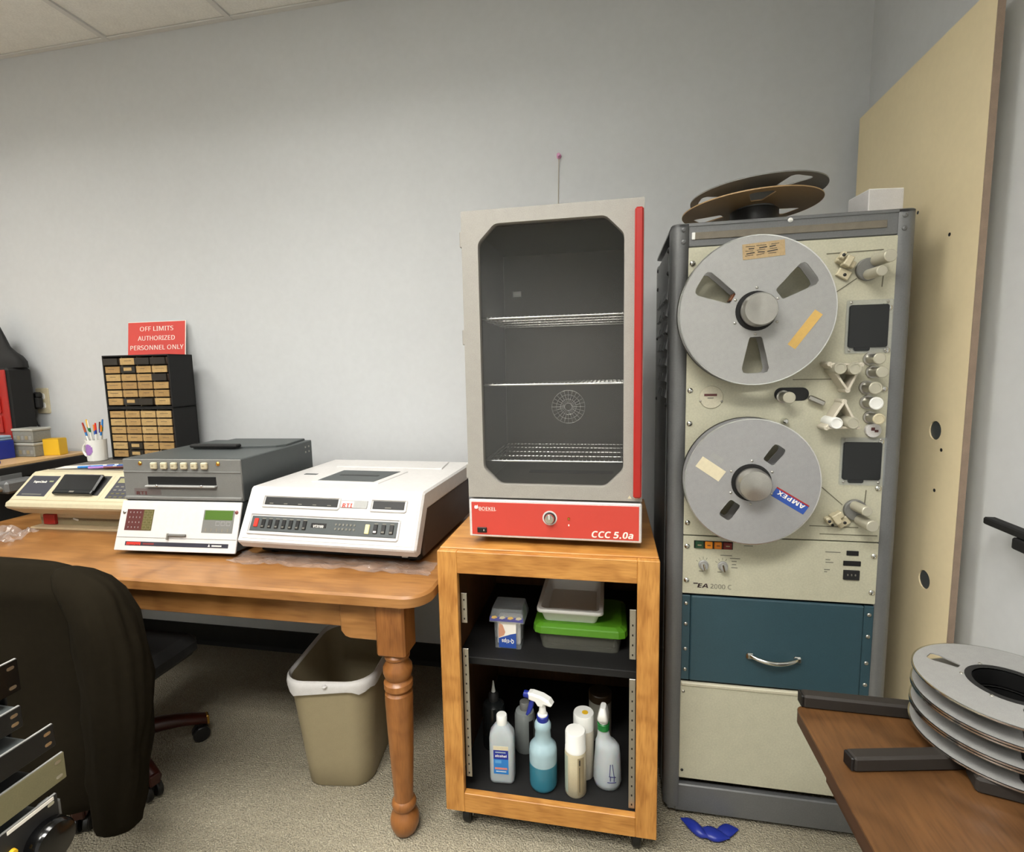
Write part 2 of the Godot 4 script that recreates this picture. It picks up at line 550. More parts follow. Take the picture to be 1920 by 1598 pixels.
# ---------------------------------------------------------------- the room
func room() -> void:
	var x0 := -3.7
	var z1 := 3.7
	var f := structure("floor", "speckled beige carpet floor")
	pbox(f, "carpet", M.carpet, Vector3((x0 + RIGHT_X) / 2, -0.05, (BACK_Z + z1) / 2), Vector3(RIGHT_X - x0 + 0.4, 0.1, z1 - BACK_Z + 0.4))
	var w := structure("wall_back", "pale grey painted wall")
	pbox(w, "plaster", M.wall, Vector3((x0 + RIGHT_X) / 2, 1.45, BACK_Z - 0.06), Vector3(RIGHT_X - x0 + 0.24, 3.0, 0.12))
	w = structure("wall_right", "pale grey painted wall")
	pbox(w, "plaster", M.wall, Vector3(RIGHT_X + 0.06, 1.45, (BACK_Z + z1) / 2), Vector3(0.12, 3.0, z1 - BACK_Z))
	w = structure("wall_left", "pale grey painted wall")
	pbox(w, "plaster", M.wall, Vector3(x0 - 0.06, 1.45, (BACK_Z + z1) / 2), Vector3(0.12, 3.0, z1 - BACK_Z))
	w = structure("wall_front", "pale grey painted wall behind the camera")
	pbox(w, "plaster", M.wall, Vector3((x0 + RIGHT_X) / 2, 1.45, z1 + 0.06), Vector3(RIGHT_X - x0 + 0.24, 3.0, 0.12))
	w = structure("baseboard_back", "black vinyl baseboard")
	pext(w, "strip", M.base, poly([[0, 0], [0.012, 0], [0.008, 0.02], [0.008, 0.098], [0.005, 0.102], [0, 0.102]]), x0, RIGHT_X, Transform3D(Basis(Vector3(0, 0, 1), Vector3(0, 1, 0), Vector3(1, 0, 0)), Vector3(0, 0, BACK_Z)))
	w = structure("baseboard_right", "black vinyl baseboard")
	pbox(w, "strip", M.base, Vector3(RIGHT_X - 0.004, 0.05, (BACK_Z + z1) / 2), Vector3(0.008, 0.1, z1 - BACK_Z - 0.03), 0.002)
	# ceiling of lay-in tiles on a metal grid; the two cells over the work area and two behind hold the lights
	var c := structure("ceiling", "white suspended tile ceiling")
	var xs := []
	var k := -4
	while -1.545 + 0.61 * k < RIGHT_X:
		xs.append(-1.545 + 0.61 * k)
		k += 1
	var zs := grid_z()
	var cells := lamp_cells()
	for i in xs.size():
		var xa: float = maxf(xs[i], x0)
		var xb: float = minf(xs[i] + 0.61, RIGHT_X)
		if xb - xa < 0.02:
			continue
		for j in zs.size() - 1:
			if cells.has(Vector2i(i, j)):
				continue
			pbox(c, "tile", M.tile, Vector3((xa + xb) / 2, CEIL_Y + 0.012, (zs[j] + zs[j + 1]) / 2), Vector3(xb - xa - 0.016, 0.016, zs[j + 1] - zs[j] - 0.016), 0.003)
		if xs[i] > x0:
			for j in zs.size() - 1:
				if cells.has(Vector2i(i, j)) and cells.has(Vector2i(i - 1, j)):
					continue
				pbox(c, "grid_runner", M.tbar, Vector3(xs[i], CEIL_Y, (zs[j] + zs[j + 1]) / 2), Vector3(0.024, 0.008, zs[j + 1] - zs[j]), 0.0)
	for j in range(1, zs.size() - 1):
		pbox(c, "cross_runner", M.tbar, Vector3((x0 + RIGHT_X) / 2, CEIL_Y + 0.001, zs[j]), Vector3(RIGHT_X - x0, 0.008, 0.024), 0.001)
	pbox(c, "edge_angle", M.tbar, Vector3((x0 + RIGHT_X) / 2, CEIL_Y, BACK_Z + 0.011), Vector3(RIGHT_X - x0, 0.006, 0.022), 0.001)
	pbox(c, "edge_angle", M.tbar, Vector3(RIGHT_X - 0.011, CEIL_Y, (BACK_Z + z1) / 2), Vector3(0.022, 0.006, z1 - BACK_Z), 0.001)
	pbox(c, "deck", M.tile, Vector3((x0 + RIGHT_X) / 2, 3.0, (BACK_Z + z1) / 2), Vector3(RIGHT_X - x0 + 0.4, 0.1, z1 - BACK_Z + 0.4))

func grid_z() -> Array:
	return [BACK_Z, 0.35, 0.96, 1.57, 2.18, 2.79, 3.7]

func lamp_cells() -> Dictionary:
	# grid cell -> energy; each lamp takes two cells side by side
	var out := {}
	for q in lamps():
		out[Vector2i(q[0], q[1])] = true
		out[Vector2i(q[0] + 1, q[1])] = true
	return out

func lamps() -> Array:
	return [[4, 1, 3.2, "long recessed ceiling light above the front of the work table"], [1, 1, 3.2, "long recessed ceiling light above the workbench"], [5, 3, 9.0, "long recessed ceiling light just behind the camera"], [3, 4, 8.0, "long recessed ceiling light at the far rear of the room"]]

func troffers() -> void:
	var zs := grid_z()
	var glow := StandardMaterial3D.new()
	glow.albedo_color = Color(0.9, 0.9, 0.88)
	glow.emission_enabled = true
	glow.emission = Color(1.0, 0.97, 0.90)
	glow.emission_energy_multiplier = 2.0
	for q in lamps():
		var x: float = -1.545 + 0.61 * (q[0] - 4) + 0.61
		var z: float = (zs[q[1]] + zs[q[1] + 1]) / 2
		var t := thing("ceiling_light", q[3], "ceiling light", Vector3(x, CEIL_Y, z), PI / 2, "recessed ceiling lights")
		var w := 0.588
		var l := 1.198
		var st := bg()
		box(st, Vector3(0, 0.115, 0), Vector3(w, 0.008, l))
		for s in [-1.0, 1.0]:
			box(st, Vector3(s * (w / 2 - 0.004), 0.058, 0), Vector3(0.008, 0.114, l))
			box(st, Vector3(0, 0.058, s * (l / 2 - 0.004)), Vector3(w, 0.114, 0.008))
		put(st, "housing", M.white_pl, t)
		pbox(t, "diffuser", glow, Vector3(0, 0.104, 0), Vector3(w - 0.03, 0.008, l - 0.03), 0.002)
		for i in 2:
			pbox(t, "louvre_blade", M.alu_b, Vector3(-w / 2 + w * (i + 1) / 3.0, 0.034, 0), Vector3(0.004, 0.06, l - 0.02), 0.001)
		for i in 5:
			pbox(t, "louvre_blade", M.alu_b, Vector3(0, 0.034, -l / 2 + l * (i + 1) / 6.0), Vector3(w - 0.02, 0.059, 0.004), 0.001)
		var a := AreaLight3D.new()
		a.name = "lamp_light"
		a.area_size = Vector2(w - 0.04, l - 0.04)
		a.area_normalize_energy = true
		a.light_energy = q[2]
		a.light_color = Color(1.0, 0.99, 0.972)
		a.shadow_enabled = true
		a.area_range = 12.0
		a.area_attenuation = 2.0
		a.transform = Transform3D(Basis(Vector3.RIGHT, -PI / 2), Vector3(0, 0.096, 0))
		t.add_child(a)

# ---------------------------------------------------------------- the tape cleaner in its rack
# a flange with windows, as half sectors so that no polygon has a hole; faces +z, thickness th
func flange(st: SurfaceTool, R: float, r0: float, th: float, z: float, wins: Array, ri: float, ro: float, wi: float, wo: float) -> void:
	# wins: angles (radians) of the windows' centre lines, counter-clockwise, in order
	var n := wins.size()
	for k in n:
		var a: float = wins[k]
		var b: float = wins[(k + 1) % n]
		if b <= a:
			b += TAU
		var pl := PackedVector2Array()
		var steps := int(ceil((b - a) / TAU * 72.0))
		for i in steps + 1:
			var t := a + (b - a) * i / steps
			pl.append(Vector2(cos(t), sin(t)) * R)
		var d := Vector2(cos(b), sin(b))
		var s := Vector2(d.y, -d.x) # towards smaller angles
		pl.append(d * ro)
		for q in [[ro, wo * 0.32], [ro - 0.012 * 0.25, wo * 0.44], [ro - 0.012, wo * 0.5], [lerpf(ro, ri, 0.45), lerpf(wo, wi, 0.36) * 0.5], [ri + 0.004, wi * 0.5], [ri, wi * 0.4]]:
			pl.append(d * q[0] + s * q[1])
		pl.append(d * ri)
		var st2 := int(ceil(steps * 0.6))
		for i in st2 + 1:
			var t := b + (a - b) * i / st2
			pl.append(Vector2(cos(t), sin(t)) * r0)
		d = Vector2(cos(a), sin(a))
		s = Vector2(-d.y, d.x)
		pl.append(d * ri)
		for q in [[ri, wi * 0.4], [ri + 0.004, wi * 0.5], [lerpf(ro, ri, 0.45), lerpf(wo, wi, 0.36) * 0.5], [ro - 0.012, wo * 0.5], [ro - 0.012 * 0.25, wo * 0.44], [ro, wo * 0.32]]:
			pl.append(d * q[0] + s * q[1])
		pl.append(d * ro)
		ext(st, pl, z - th / 2, z + th / 2)

func reel_parts(t: Node3D, R: float, width: float, wins: Array, ri: float, ro: float, wi: float, wo: float, m: Material, hub_r := 0.047, bore := 0.038) -> void:
	# local: axis z, centre at the origin
	for s in [1.0, -1.0]:
		var st := bg()
		flange(st, R, bore + 0.004, 0.0022, s * width / 2, wins, ri, ro, wi, wo)
		put(st, "flange", m, t)
		st = bg()
		lathe(st, [Vector2(R - 0.002, -0.0014), Vector2(R + 0.0006, -0.0014), Vector2(R + 0.0006, 0.0014), Vector2(R - 0.002, 0.0014), Vector2(R - 0.002, -0.0014)], Transform3D(Basis(Vector3.RIGHT, PI / 2), Vector3(0, 0, s * width / 2)), 72)
		put(st, "rim", M.chrome, t)
	var st2 := bg()
	var xf := Transform3D(Basis(Vector3.RIGHT, PI / 2), Vector3(0, 0, 0))
	var h := width / 2 - 0.001
	lathe(st2, [Vector2(bore, -h), Vector2(hub_r + 0.004, -h), Vector2(hub_r + 0.004, h), Vector2(bore, h), Vector2(bore, -h)], xf, 40)
	put(st2, "hub", M.black, t)
	st2 = bg()
	lathe(st2, [Vector2(bore, h), Vector2(bore + 0.009, h), Vector2(bore + 0.0095, h + 0.003), Vector2(bore, h + 0.003)], xf, 40)
	put(st2, "hub_ring", M.black_soft, t)
	for i in 6:
		var a := TAU * (i + 0.5) / 6.0
		screw(t, Vector3(cos(a) * (hub_r + 0.008), sin(a) * (hub_r + 0.008), width / 2 + 0.001), M.steel, 0.0032)

func roller(t: Node3D, tip: Vector2, r: float, L: float, cap: Material, called := "guide_roller", ring := false) -> void:
	var o := Node3D.new()
	o.name = called
	t.add_child(o, true)
	o.position = Vector3(tip.x, tip.y, 0)
	plathe(o, "barrel", M.steel, [[0, 0], [r * 1.12, 0], [r * 1.12, 0.006], [r * 0.86, 0.007], [r * 0.86, L - 0.012], [r, L - 0.011], [r, L - 0.004], [0, L - 0.004]], Transform3D(Basis(Vector3.RIGHT, PI / 2), Vector3.ZERO), 22)
	plathe(o, "cap", cap, [[0, L - 0.004], [r, L - 0.004], [r, L - 0.0015], [r - 0.0015, L], [r * 0.72, L], [r * 0.70, L - (0.0012 if ring else 0.0)], [0, L - (0.0012 if ring else 0.0)]], Transform3D(Basis(Vector3.RIGHT, PI / 2), Vector3.ZERO), 22)

func tape_rack() -> void:
	var CX := 0.4375
	var t := thing("tape_machine_rack", "tall grey metal equipment rack with cream tape transport panel and teal drawer", "equipment rack", Vector3(CX, 0, 0))
	var L := -0.2815
	var R := 0.2815
	var H := 1.671
	var D := 0.44
	var pw := 0.2415
	# posts with rounded outer corner
	for s in [-1.0, 1.0]:
		var pl := PackedVector2Array()
		for p in [[0.0, -0.055], [0.0, -0.0]]:
			pl.append(Vector2(s * (pw - 0.002 + p[0]), p[1]))
		for i in 6:
			var a := PI / 2 * i / 5
			pl.append(Vector2(s * (0.2815 - 0.02 + 0.02 * sin(a)), -0.02 + 0.02 * cos(a)))
		pl.append(Vector2(s * 0.2815, -0.055))
		pext(t, "post", M.rack_grey, pl, 0.03, H - 0.002, Transform3D(Basis(Vector3(1, 0, 0), Vector3(0, 0, 1), Vector3(0, 1, 0)), Vector3(0, 0, 0)), 0.0, true)
		pbox(t, "rear_post", M.rack_grey, Vector3(s * 0.262, H / 2, -D + 0.02), Vector3(0.038, H - 0.06, 0.04), 0.003)
		var side := bg()
		box(side, Vector3(s * 0.2795, H / 2, -D / 2 - 0.02), Vector3(0.003, H - 0.08, D - 0.12))
		var sp := put(side, "side_panel", M.rack_side, t)
		# louvres pressed out of the side panel and screws round its rim
		for r in 7:
			for c2 in 3:
				var lv := bg()
				var y := 1.50 - r * 0.045
				var z := -0.11 - c2 * 0.1
				var pr := poly([[0, -0.012], [0.006, -0.008], [0.002, 0.012], [0, 0.012]])
				var bs := Basis(Vector3(s, 0, 0), Vector3(0, 1, 0), Vector3(0, 0, 1))
				ext(lv, pr, z - 0.04, z + 0.04, Transform3D(bs, Vector3(s * 0.281, y, 0)))
				put(lv, "louvre", M.rack_side, sp)
		for y in [1.62, 1.56, 1.4, 1.2]:
			for z in [-0.075, -0.38]:
				screw(sp, Vector3(s * 0.2812, y, z), M.dark, 0.006, Basis(Vector3.UP, s * PI / 2))
	pext(t, "top_panel", M.rack_grey, rrect(0.563, D, 0.02, 5, Vector2(0, -D / 2)), H - 0.008, H, flat_xf(), 0.002, true)
	pbox(t, "back_panel", M.rack_side, Vector3(0, H / 2, -D + 0.002), Vector3(0.5, H - 0.08, 0.004))
	# top rail
	var tr := pext(t, "top_rail", M.rack_grey, rrect(2 * pw - 0.002, H - 1.612, 0.002, 1, Vector2(0, (H + 1.612) / 2)), -0.03, -0.002, Transform3D(), 0.002)
	pbox(tr, "label_strip", mat(Color(0.50, 0.47, 0.41), 0.5, 0.1, tex.stone, 9.0), Vector3(-0.005, 1.638, -0.001), Vector3(0.44, 0.018, 0.003), 0.001, Basis(), "faded tan strip")
	pbox(tr, "strip_end", M.white_pl, Vector3(-0.228, 1.638, 0.0), Vector3(0.008, 0.018, 0.004), 0.001)
	screw(tr, Vector3(0.0, 1.662, -0.002), M.white_pl, 0.006)
	for s in [-1.0, 1.0]:
		for y in [1.655, 1.625]:
			screw(t, Vector3(s * 0.252, y, 0.0), M.rack_grey, 0.006)
	# base
	pbox(t, "base_rail", M.rack_grey, Vector3(0, 0.058, -0.012), Vector3(0.50, 0.085, 0.02), 0.003)
	pbox(t, "base_rail", M.rack_grey, Vector3(0, 0.04, -0.03), Vector3(0.54, 0.05, 0.05), 0.003)
	for s in [-1.0, 1.0]:
		for z in [-0.06, -D + 0.06]:
			pcyl(t, "foot", M.black, Vector3(s * 0.24, 0, z), Vector3(s * 0.24, 0.035, z), 0.022, 0.018, 16, 0.002)
	# ---- panels
	var xf := Transform3D()
	var tp := pext(t, "transport_panel", M.cream, rrect(2 * pw - 0.003, 1.610 - 0.849, 0.002, 1, Vector2(0, (1.610 + 0.849) / 2)), -0.006, 0.0, xf, 0.001)
	var cp := pext(t, "control_panel", M.cream, rrect(2 * pw - 0.003, 0.846 - 0.682, 0.002, 1, Vector2(0, (0.846 + 0.682) / 2)), -0.006, 0.0, xf, 0.001)
	var bp := pext(t, "blank_panel", M.cream, rrect(2 * pw - 0.003, 0.420 - 0.125, 0.002, 1, Vector2(0, (0.420 + 0.125) / 2)), -0.006, 0.002, xf, 0.0015)
	pbox(bp, "panel_lip", M.cream_rail, Vector3(0, 0.415, 0.0), Vector3(2 * pw - 0.004, 0.012, 0.010), 0.003)
	screw(bp, Vector3(-0.232, 0.392, 0.002), M.steel, 0.004)
	screw(bp, Vector3(-0.232, 0.15, 0.002), M.dark, 0.004)
	# drawer
	var dp := Node3D.new()
	dp.name = "drawer"
	t.add_child(dp)
	pbox(dp, "drawer_front", M.teal, Vector3(0, 0.55, -0.006), Vector3(0.432, 0.25, 0.012), 0.003)
	for s in [-1.0, 1.0]:
		pbox(dp, "mounting_ear", M.teal, Vector3(s * 0.2285, 0.55, -0.007), Vector3(0.0235, 0.25, 0.010), 0.002)
		for y in [0.652, 0.592, 0.518, 0.457]:
			screw(dp, Vector3(s * 0.2285, y, -0.002), M.steel, 0.0052)
	var hp := []
	for i in 15:
		var f := i / 14.0
		hp.append(Vector3(lerpf(-0.06, 0.06, f), 0.517 - 0.005 * sin(PI * f), 0.002 + 0.026 * sin(PI * clampf(f, 0.0, 1.0)) ** 0.6))
	var hs := bg()
	tube(hs, hp, 0.006, 10)
	for s in [-1.0, 1.0]:
		box(hs, Vector3(s * 0.06, 0.515, 0.004), Vector3(0.020, 0.018, 0.012), 0.004)
	put(hs, "handle", M.chrome, dp, "chrome pull handle")
	# screws at the panel edges
	for p in [[-0.229, 1.570], [-0.229, 1.41], [-0.229, 1.243], [-0.229, 1.155], [-0.229, 0.883], [-0.229, 0.817], [-0.229, 0.720], [0.230, 1.565], [0.230, 1.44], [0.230, 1.337], [0.230, 1.242], [0.230, 1.11], [0.230, 0.99], [0.230, 0.89], [0.230, 0.812], [0.230, 0.714]]:
		screw(tp if p[1] > 0.848 else cp, Vector3(p[0], p[1], 0.0), M.chrome, 0.0072)
	# engraved lines
	for q in [[0.085, 1.575, 0.21, 1.578], [0.105, 1.478, 0.155, 1.513], [0.213, 1.525, 0.211, 1.49], [0.217, 1.45, 0.217, 1.36], [0.02, 1.268, 0.125, 1.268], [0.10, 0.990, 0.150, 0.945], [0.203, 0.985, 0.201, 0.945], [0.075, 0.887, 0.19, 0.886], [0.1, 0.866, 0.235, 0.866]]:
		var a := Vector3(q[0], q[1], 0.0004)
		var b := Vector3(q[2], q[3], 0.0004)
		var d := b - a
		pbox(tp, "engraved_line", M.groove, (a + b) / 2, Vector3(d.length(), 0.0022, 0.001), 0.0, Basis(Vector3.BACK, atan2(d.y, d.x)))
	# vacuum windows
	for q in [[0.185, 1.3965, 0.088, 0.104], [0.188, 1.060, 0.088, 0.097]]:
		var w := pext(tp, "window_frame", M.clear, rrect(q[2] + 0.016, q[3] + 0.026, 0.004, 2, Vector2(q[0] + 0.002, q[1] - 0.001)), 0.0, 0.004, xf, 0.001)
		pext(w, "pane", M.smoke, rrect(q[2], q[3], 0.006, 3, Vector2(q[0], q[1])), 0.0, 0.0055, xf, 0.001, false, "black window")
		pext(w, "pane_tab", M.smoke, rrect(0.036, 0.012, 0.004, 2, Vector2(q[0] - 0.012, q[1] - q[3] / 2 - 0.002)), 0.0, 0.005, xf, 0.001)
		for sx in [-1.0, 1.0]:
			for sy in [-1.0, 1.0]:
				screw(w, Vector3(q[0] + sx * (q[2] / 2 - 0.004), q[1] + sy * (q[3] / 2 + 0.006), 0.004), M.steel, 0.003)
	# guide rollers down the right side
	for q in [[0.1925, 1.3166, 0.0135, 0.052, "cream"], [0.2, 1.2844, 0.0135, 0.052, "cream"], [0.189, 1.2464, 0.0150, 0.050, "ring"], [0.1925, 1.2095, 0.0155, 0.050, "white"], [0.2, 1.1718, 0.0135, 0.05, "ivory"]]:
		roller(tp, Vector2(q[0], q[1]), q[2], q[3], M.white_pl if q[4] == "white" else M.ivory if q[4] == "ivory" else M.cap, "guide_roller", q[4] != "cream")
	var dk := pcyl(tp, "gauge_disc", M.white, Vector3(0.207, 1.139, 0), Vector3(0.207, 1.139, 0.012), 0.0175, 0.0175, 24, 0.001)
	pbox(dk, "red_mark", M.maroon, Vector3(0.205, 1.143, 0.0125), Vector3(0.008, 0.008, 0.001))
	pbox(dk, "red_mark", M.maroon, Vector3(0.213, 1.138, 0.0125), Vector3(0.008, 0.006, 0.001))
	# triangular roller brackets
	for q in [[Vector2(0.1055, 1.295), Vector2(0.138, 1.2935), Vector2(0.128, 1.242), -1.0], [Vector2(0.1035, 1.1625), Vector2(0.140, 1.1625), Vector2(0.126, 1.2148), 1.0]]:
		var wall_pts := [Vector2(0.087, 1.306), Vector2(0.157, 1.303), Vector2(0.130, 1.241)] if q[3] < 0 else [Vector2(0.087, 1.149), Vector2(0.157, 1.151), Vector2(0.124, 1.214)]
		var bst := bg()
		for i in 3:
			var a2: Vector2 = wall_pts[i]
			var b2: Vector2 = wall_pts[(i + 1) % 3]
			var d2 := b2 - a2
			box(bst, Vector3((a2.x + b2.x) / 2, (a2.y + b2.y) / 2, 0.024), Vector3(d2.length(), 0.0055, 0.046), 0.0012, Basis(Vector3.BACK, d2.angle()))
			cyl(bst, Vector3(a2.x, a2.y, 0), Vector3(a2.x, a2.y, 0.046), 0.0060, 0.0060, 16, 0.001)
		var br := put(bst, "roller_bracket", M.off_white, tp)
		for i in 2:
			var rr := bg()
			var pp: Vector2 = q[i]
			lathe(rr, [Vector2(0, 0.0), Vector2(0.0145, 0.0), Vector2(0.0145, 0.058), Vector2(0.0130, 0.0605), Vector2(0.0108, 0.0605), Vector2(0.0104, 0.0588), Vector2(0, 0.0588)], Transform3D(Basis(Vector3.RIGHT, PI / 2), Vector3(pp.x, pp.y, 0)), 24)
			put(rr, "roller", M.cap if not (i == 0 and q[3] > 0) else M.white_pl, br)
	pbox(tp, "swing_arm", M.steel, Vector3(0.073, 1.215, 0.014), Vector3(0.04, 0.014, 0.012), 0.003, Basis(Vector3.BACK, -0.45))
	# slot with its tension post
	var sl := pext(tp, "arm_slot", M.black, rrect(0.082, 0.034, 0.0165, 6, Vector2(0.0185, 1.231)), 0.0, 0.0008, Transform3D(), 0.0, true)
	sl.rotation.z = 0.0
	roller(tp, Vector2(-0.002, 1.225), 0.0145, 0.052, M.cap, "tension_post")
	plathe(tp, "stop_post", M.chrome, [[0, 0], [0.008, 0], [0.008, 0.014], [0.0055, 0.019], [0, 0.021]], Transform3D(Basis(Vector3.RIGHT, PI / 2), Vector3(0.0025, 1.1625, 0)), 18)
	# round cover plate with a slot
	var cv := pcyl(tp, "cover_plate", M.cream_rail, Vector3(-0.176, 1.225, 0), Vector3(-0.176, 1.225, 0.0025), 0.030, 0.030, 36, 0.001)
	pbox(cv, "plate_slot", M.maroon, Vector3(-0.178, 1.231, 0.0028), Vector3(0.032, 0.006, 0.001))
	pbox(cv, "plate_mark", M.print_grey, Vector3(-0.178, 1.223, 0.0028), Vector3(0.015, 0.0025, 0.001))
	screw(cv, Vector3(-0.203, 1.215, 0.0025), M.steel, 0.003)
	screw(cv, Vector3(-0.150, 1.214, 0.0025), M.steel, 0.003)
	# paired cleaner rollers and head blocks at top and bottom
	for q in [[0.176, 1.532, 0.197, 1.552, 0.181, 1.519], [0.178, 0.934, 0.194, 0.909, 0.180, 0.946]]:
		var bsd := pcyl(tp, "roller_base", M.grey_paint, Vector3(q[0], q[1], 0), Vector3(q[0], q[1], 0.012), 0.027, 0.027, 26, 0.002)
		for i in 2:
			var px: float = q[2 + i * 2]
			var py: float = q[3 + i * 2]
			pcyl(bsd, "roller", M.cap, Vector3(px - 0.006, py, 0.01), Vector3(px, py, 0.064), 0.0125 + 0.002 * (1 - i), -1.0, 22, 0.0015)
	for q in [[0.124, 1.551, -0.5], [0.128, 0.914, 0.6]]:
		var hb := bg()
		var rb := Basis(Vector3.BACK, q[2])
		box(hb, Vector3(q[0], q[1], 0.010), Vector3(0.042, 0.016, 0.02), 0.002, rb)
		box(hb, Vector3(q[0], q[1], 0.020), Vector3(0.016, 0.026, 0.024), 0.002, rb)
		box(hb, Vector3(q[0], q[1], 0) + rb * Vector3(-0.018, 0.006, 0.022), Vector3(0.010, 0.018, 0.020), 0.002, rb)
		box(hb, Vector3(q[0], q[1], 0) + rb * Vector3(0.012, -0.024, 0.005), Vector3(0.030, 0.022, 0.010), 0.002, rb)
		var ho := put(hb, "head_block", M.ivory, tp)
		screw(ho, Vector3(q[0], q[1], 0) + rb * Vector3(-0.018, 0.006, 0.0318), M.dark, 0.004)
		screw(ho, Vector3(q[0], q[1], 0) + rb * Vector3(0.014, -0.026, 0.010), M.dark, 0.004)
		screw(ho, Vector3(q[0] + 0.002, q[1] + 0.024 * signf(-q[2]), 0.0), M.dark, 0.0035)
	# spindles with chrome knobs, one for each reel
	for q in [[0.346 - CX, 1.437], [0.347 - CX, 1.0155]]:
		var kn := plathe(tp, "spindle_knob", M.steel, [[0, 0], [0.05, 0], [0.05, 0.022], [0.0365, 0.023], [0.0365, 0.085], [0.0395, 0.087], [0.0395, 0.112], [0.036, 0.120], [0.012, 0.1232], [0, 0.1235]], Transform3D(Basis(Vector3.RIGHT, PI / 2), Vector3(q[0], q[1], 0)), 40)
		kn.name = "spindle_knob"
	# ---- control panel
	var xs := -0.2075
	for q in [["green_button", mat(Color(0.10, 0.25, 0.16), 0.35), -0.198, 0.022], ["amber_button", M.orange, -0.1735, 0.019], ["amber_button", mat(Color(0.78, 0.45, 0.08), 0.35), -0.150, 0.019], ["red_button", mat(Color(0.42, 0.10, 0.08), 0.35), -0.1255, 0.022]]:
		var bt := pbox(cp, q[0], q[1], Vector3(q[2], 0.8235, 0.003), Vector3(q[3], 0.019, 0.008), 0.0015)
		pbox(bt, "legend", M.tan if q[0] != "amber_button" else M.tape_brown, Vector3(q[2], 0.8235, 0.0072), Vector3(q[3] * 0.45, 0.003, 0.0005))
	pbox(cp, "button_bezel", M.black, Vector3(-0.1615, 0.8235, 0.0008), Vector3(0.100, 0.022, 0.002), 0.0005)
	for q in [[-0.186, 0.767], [-0.136, 0.766]]:
		var ks := plathe(cp, "selector_knob", M.alu, [[0, 0], [0.013, 0], [0.013, 0.004], [0.0105, 0.005], [0.0095, 0.018], [0.0085, 0.019], [0, 0.019]], Transform3D(Basis(Vector3.RIGHT, PI / 2), Vector3(q[0], q[1], 0)), 24)
		pbox(ks, "pointer", M.chrome, Vector3(q[0], q[1], 0.02), Vector3(0.005, 0.021, 0.006), 0.0015, Basis(Vector3.BACK, 0.25))
		for i in 4:
			var a := 2.6 - i * 0.5
			pbox(cp, "scale_mark", M.print_grey, Vector3(q[0] + cos(a) * 0.019, q[1] + sin(a) * 0.019, 0.0004), Vector3(0.006, 0.0012, 0.0006), 0.0, Basis(Vector3.BACK, a))
	# fine legends, too small to read in the photograph
	for q in [[-0.1275, 0.7955, 0.03], [-0.105, 0.788, 0.026], [-0.107, 0.780, 0.013], [-0.107, 0.771, 0.011], [-0.106, 0.762, 0.016], [-0.072, 0.825, 0.022], [0.134, 0.818, 0.036], [0.123, 0.797, 0.011], [0.127, 0.790, 0.019], [0.122, 0.770, 0.014], [0.119, 0.764, 0.007], [-0.191, 0.748, 0.012], [-0.143, 0.748, 0.012]]:
		pbox(cp, "fine_print", M.print_grey, Vector3(q[0], q[1], 0.0002), Vector3(q[2], 0.0022, 0.0006))
	pbox(cp, "counter_window", M.black_soft, Vector3(0.180, 0.8175, 0.001), Vector3(0.028, 0.0125, 0.003), 0.0008)
	pbox(cp, "counter_window", M.black_soft, Vector3(0.180, 0.790, 0.001), Vector3(0.041, 0.013, 0.003), 0.0008)
	var ps := pbox(cp, "preset_switch", M.dark, Vector3(0.1795, 0.759, 0.002), Vector3(0.038, 0.026, 0.005), 0.001)
	for i in 3:
		pbox(ps, "thumbwheel", M.print_grey, Vector3(0.170 + i * 0.009, 0.760, 0.005), Vector3(0.003, 0.005, 0.002), 0.0005)
	# maker's mark and type
	var lm: Material = mat(Color(0.16, 0.09, 0.12), 0.5)
	text(cp, "EA", lm, Vector3(-0.186, 0.7065, 0.0004), 0.0115, 0.028, Basis(Vector3(1, 0, 0), Vector3(0.25, 1, 0), Vector3(0, 0, 1)), true)
	pbox(cp, "mark_bar", lm, Vector3(-0.205, 0.7125, 0.0006), Vector3(0.012, 0.0026, 0.001))
	text(cp, "2000 C", M.print_grey, Vector3(-0.139, 0.7065, 0.0004), 0.0125, 0.054)
	# ---- the two reels on the spindles
	var r1 := thing("tape_reel", "large silver tape reel with three windows on the upper spindle, old written label at top", "tape reel", Vector3(0.346, 1.437, 0.048), 0.0, "")
	reel_parts(r1, 0.178, 0.05, [deg_to_rad(36), deg_to_rad(150), deg_to_rad(271)], 0.062, 0.150, 0.030, 0.062, M.alu)
	var lab := pbox(r1, "paper_label", M.label_old, Vector3(0.012, 0.142, 0.0265), Vector3(0.094, 0.036, 0.0006), 0.0, Basis(Vector3.BACK, 0.07))
	var rng := RandomNumberGenerator.new()
	rng.seed = 3
	for i in 5:
		for j in 3:
			pbox(lab, "scribble", M.dark, Vector3(-0.018 + j * 0.026 + rng.randf_range(-0.003, 0.003), 0.153 - i * 0.0052 + (j - 1) * 0.0018, 0.0269), Vector3(rng.randf_range(0.012, 0.024), 0.0012 + 0.0012 * (i % 2), 0.0003), 0.0, Basis(Vector3.BACK, rng.randf_range(-0.08, 0.2)))
	pbox(r1, "masking_tape", M.masking, Vector3(0.110, -0.048, 0.0265), Vector3(0.098, 0.021, 0.0005), 0.0, Basis(Vector3.BACK, 0.95))
	pbox(r1, "tape_end", M.tape_brown, Vector3(-0.052, 0.036, 0.0), Vector3(0.006, 0.020, 0.03), 0.001, Basis(Vector3.BACK, -0.5))
	var r2 := thing("tape_reel", "smaller silver tape reel on the lower spindle with a blue printed label", "tape reel", Vector3(0.347, 1.0155, 0.052), 0.0, "")
	reel_parts(r2, 0.160, 0.05, [deg_to_rad(54), deg_to_rad(236)], 0.063, 0.112, 0.030, 0.033, M.alu_b)
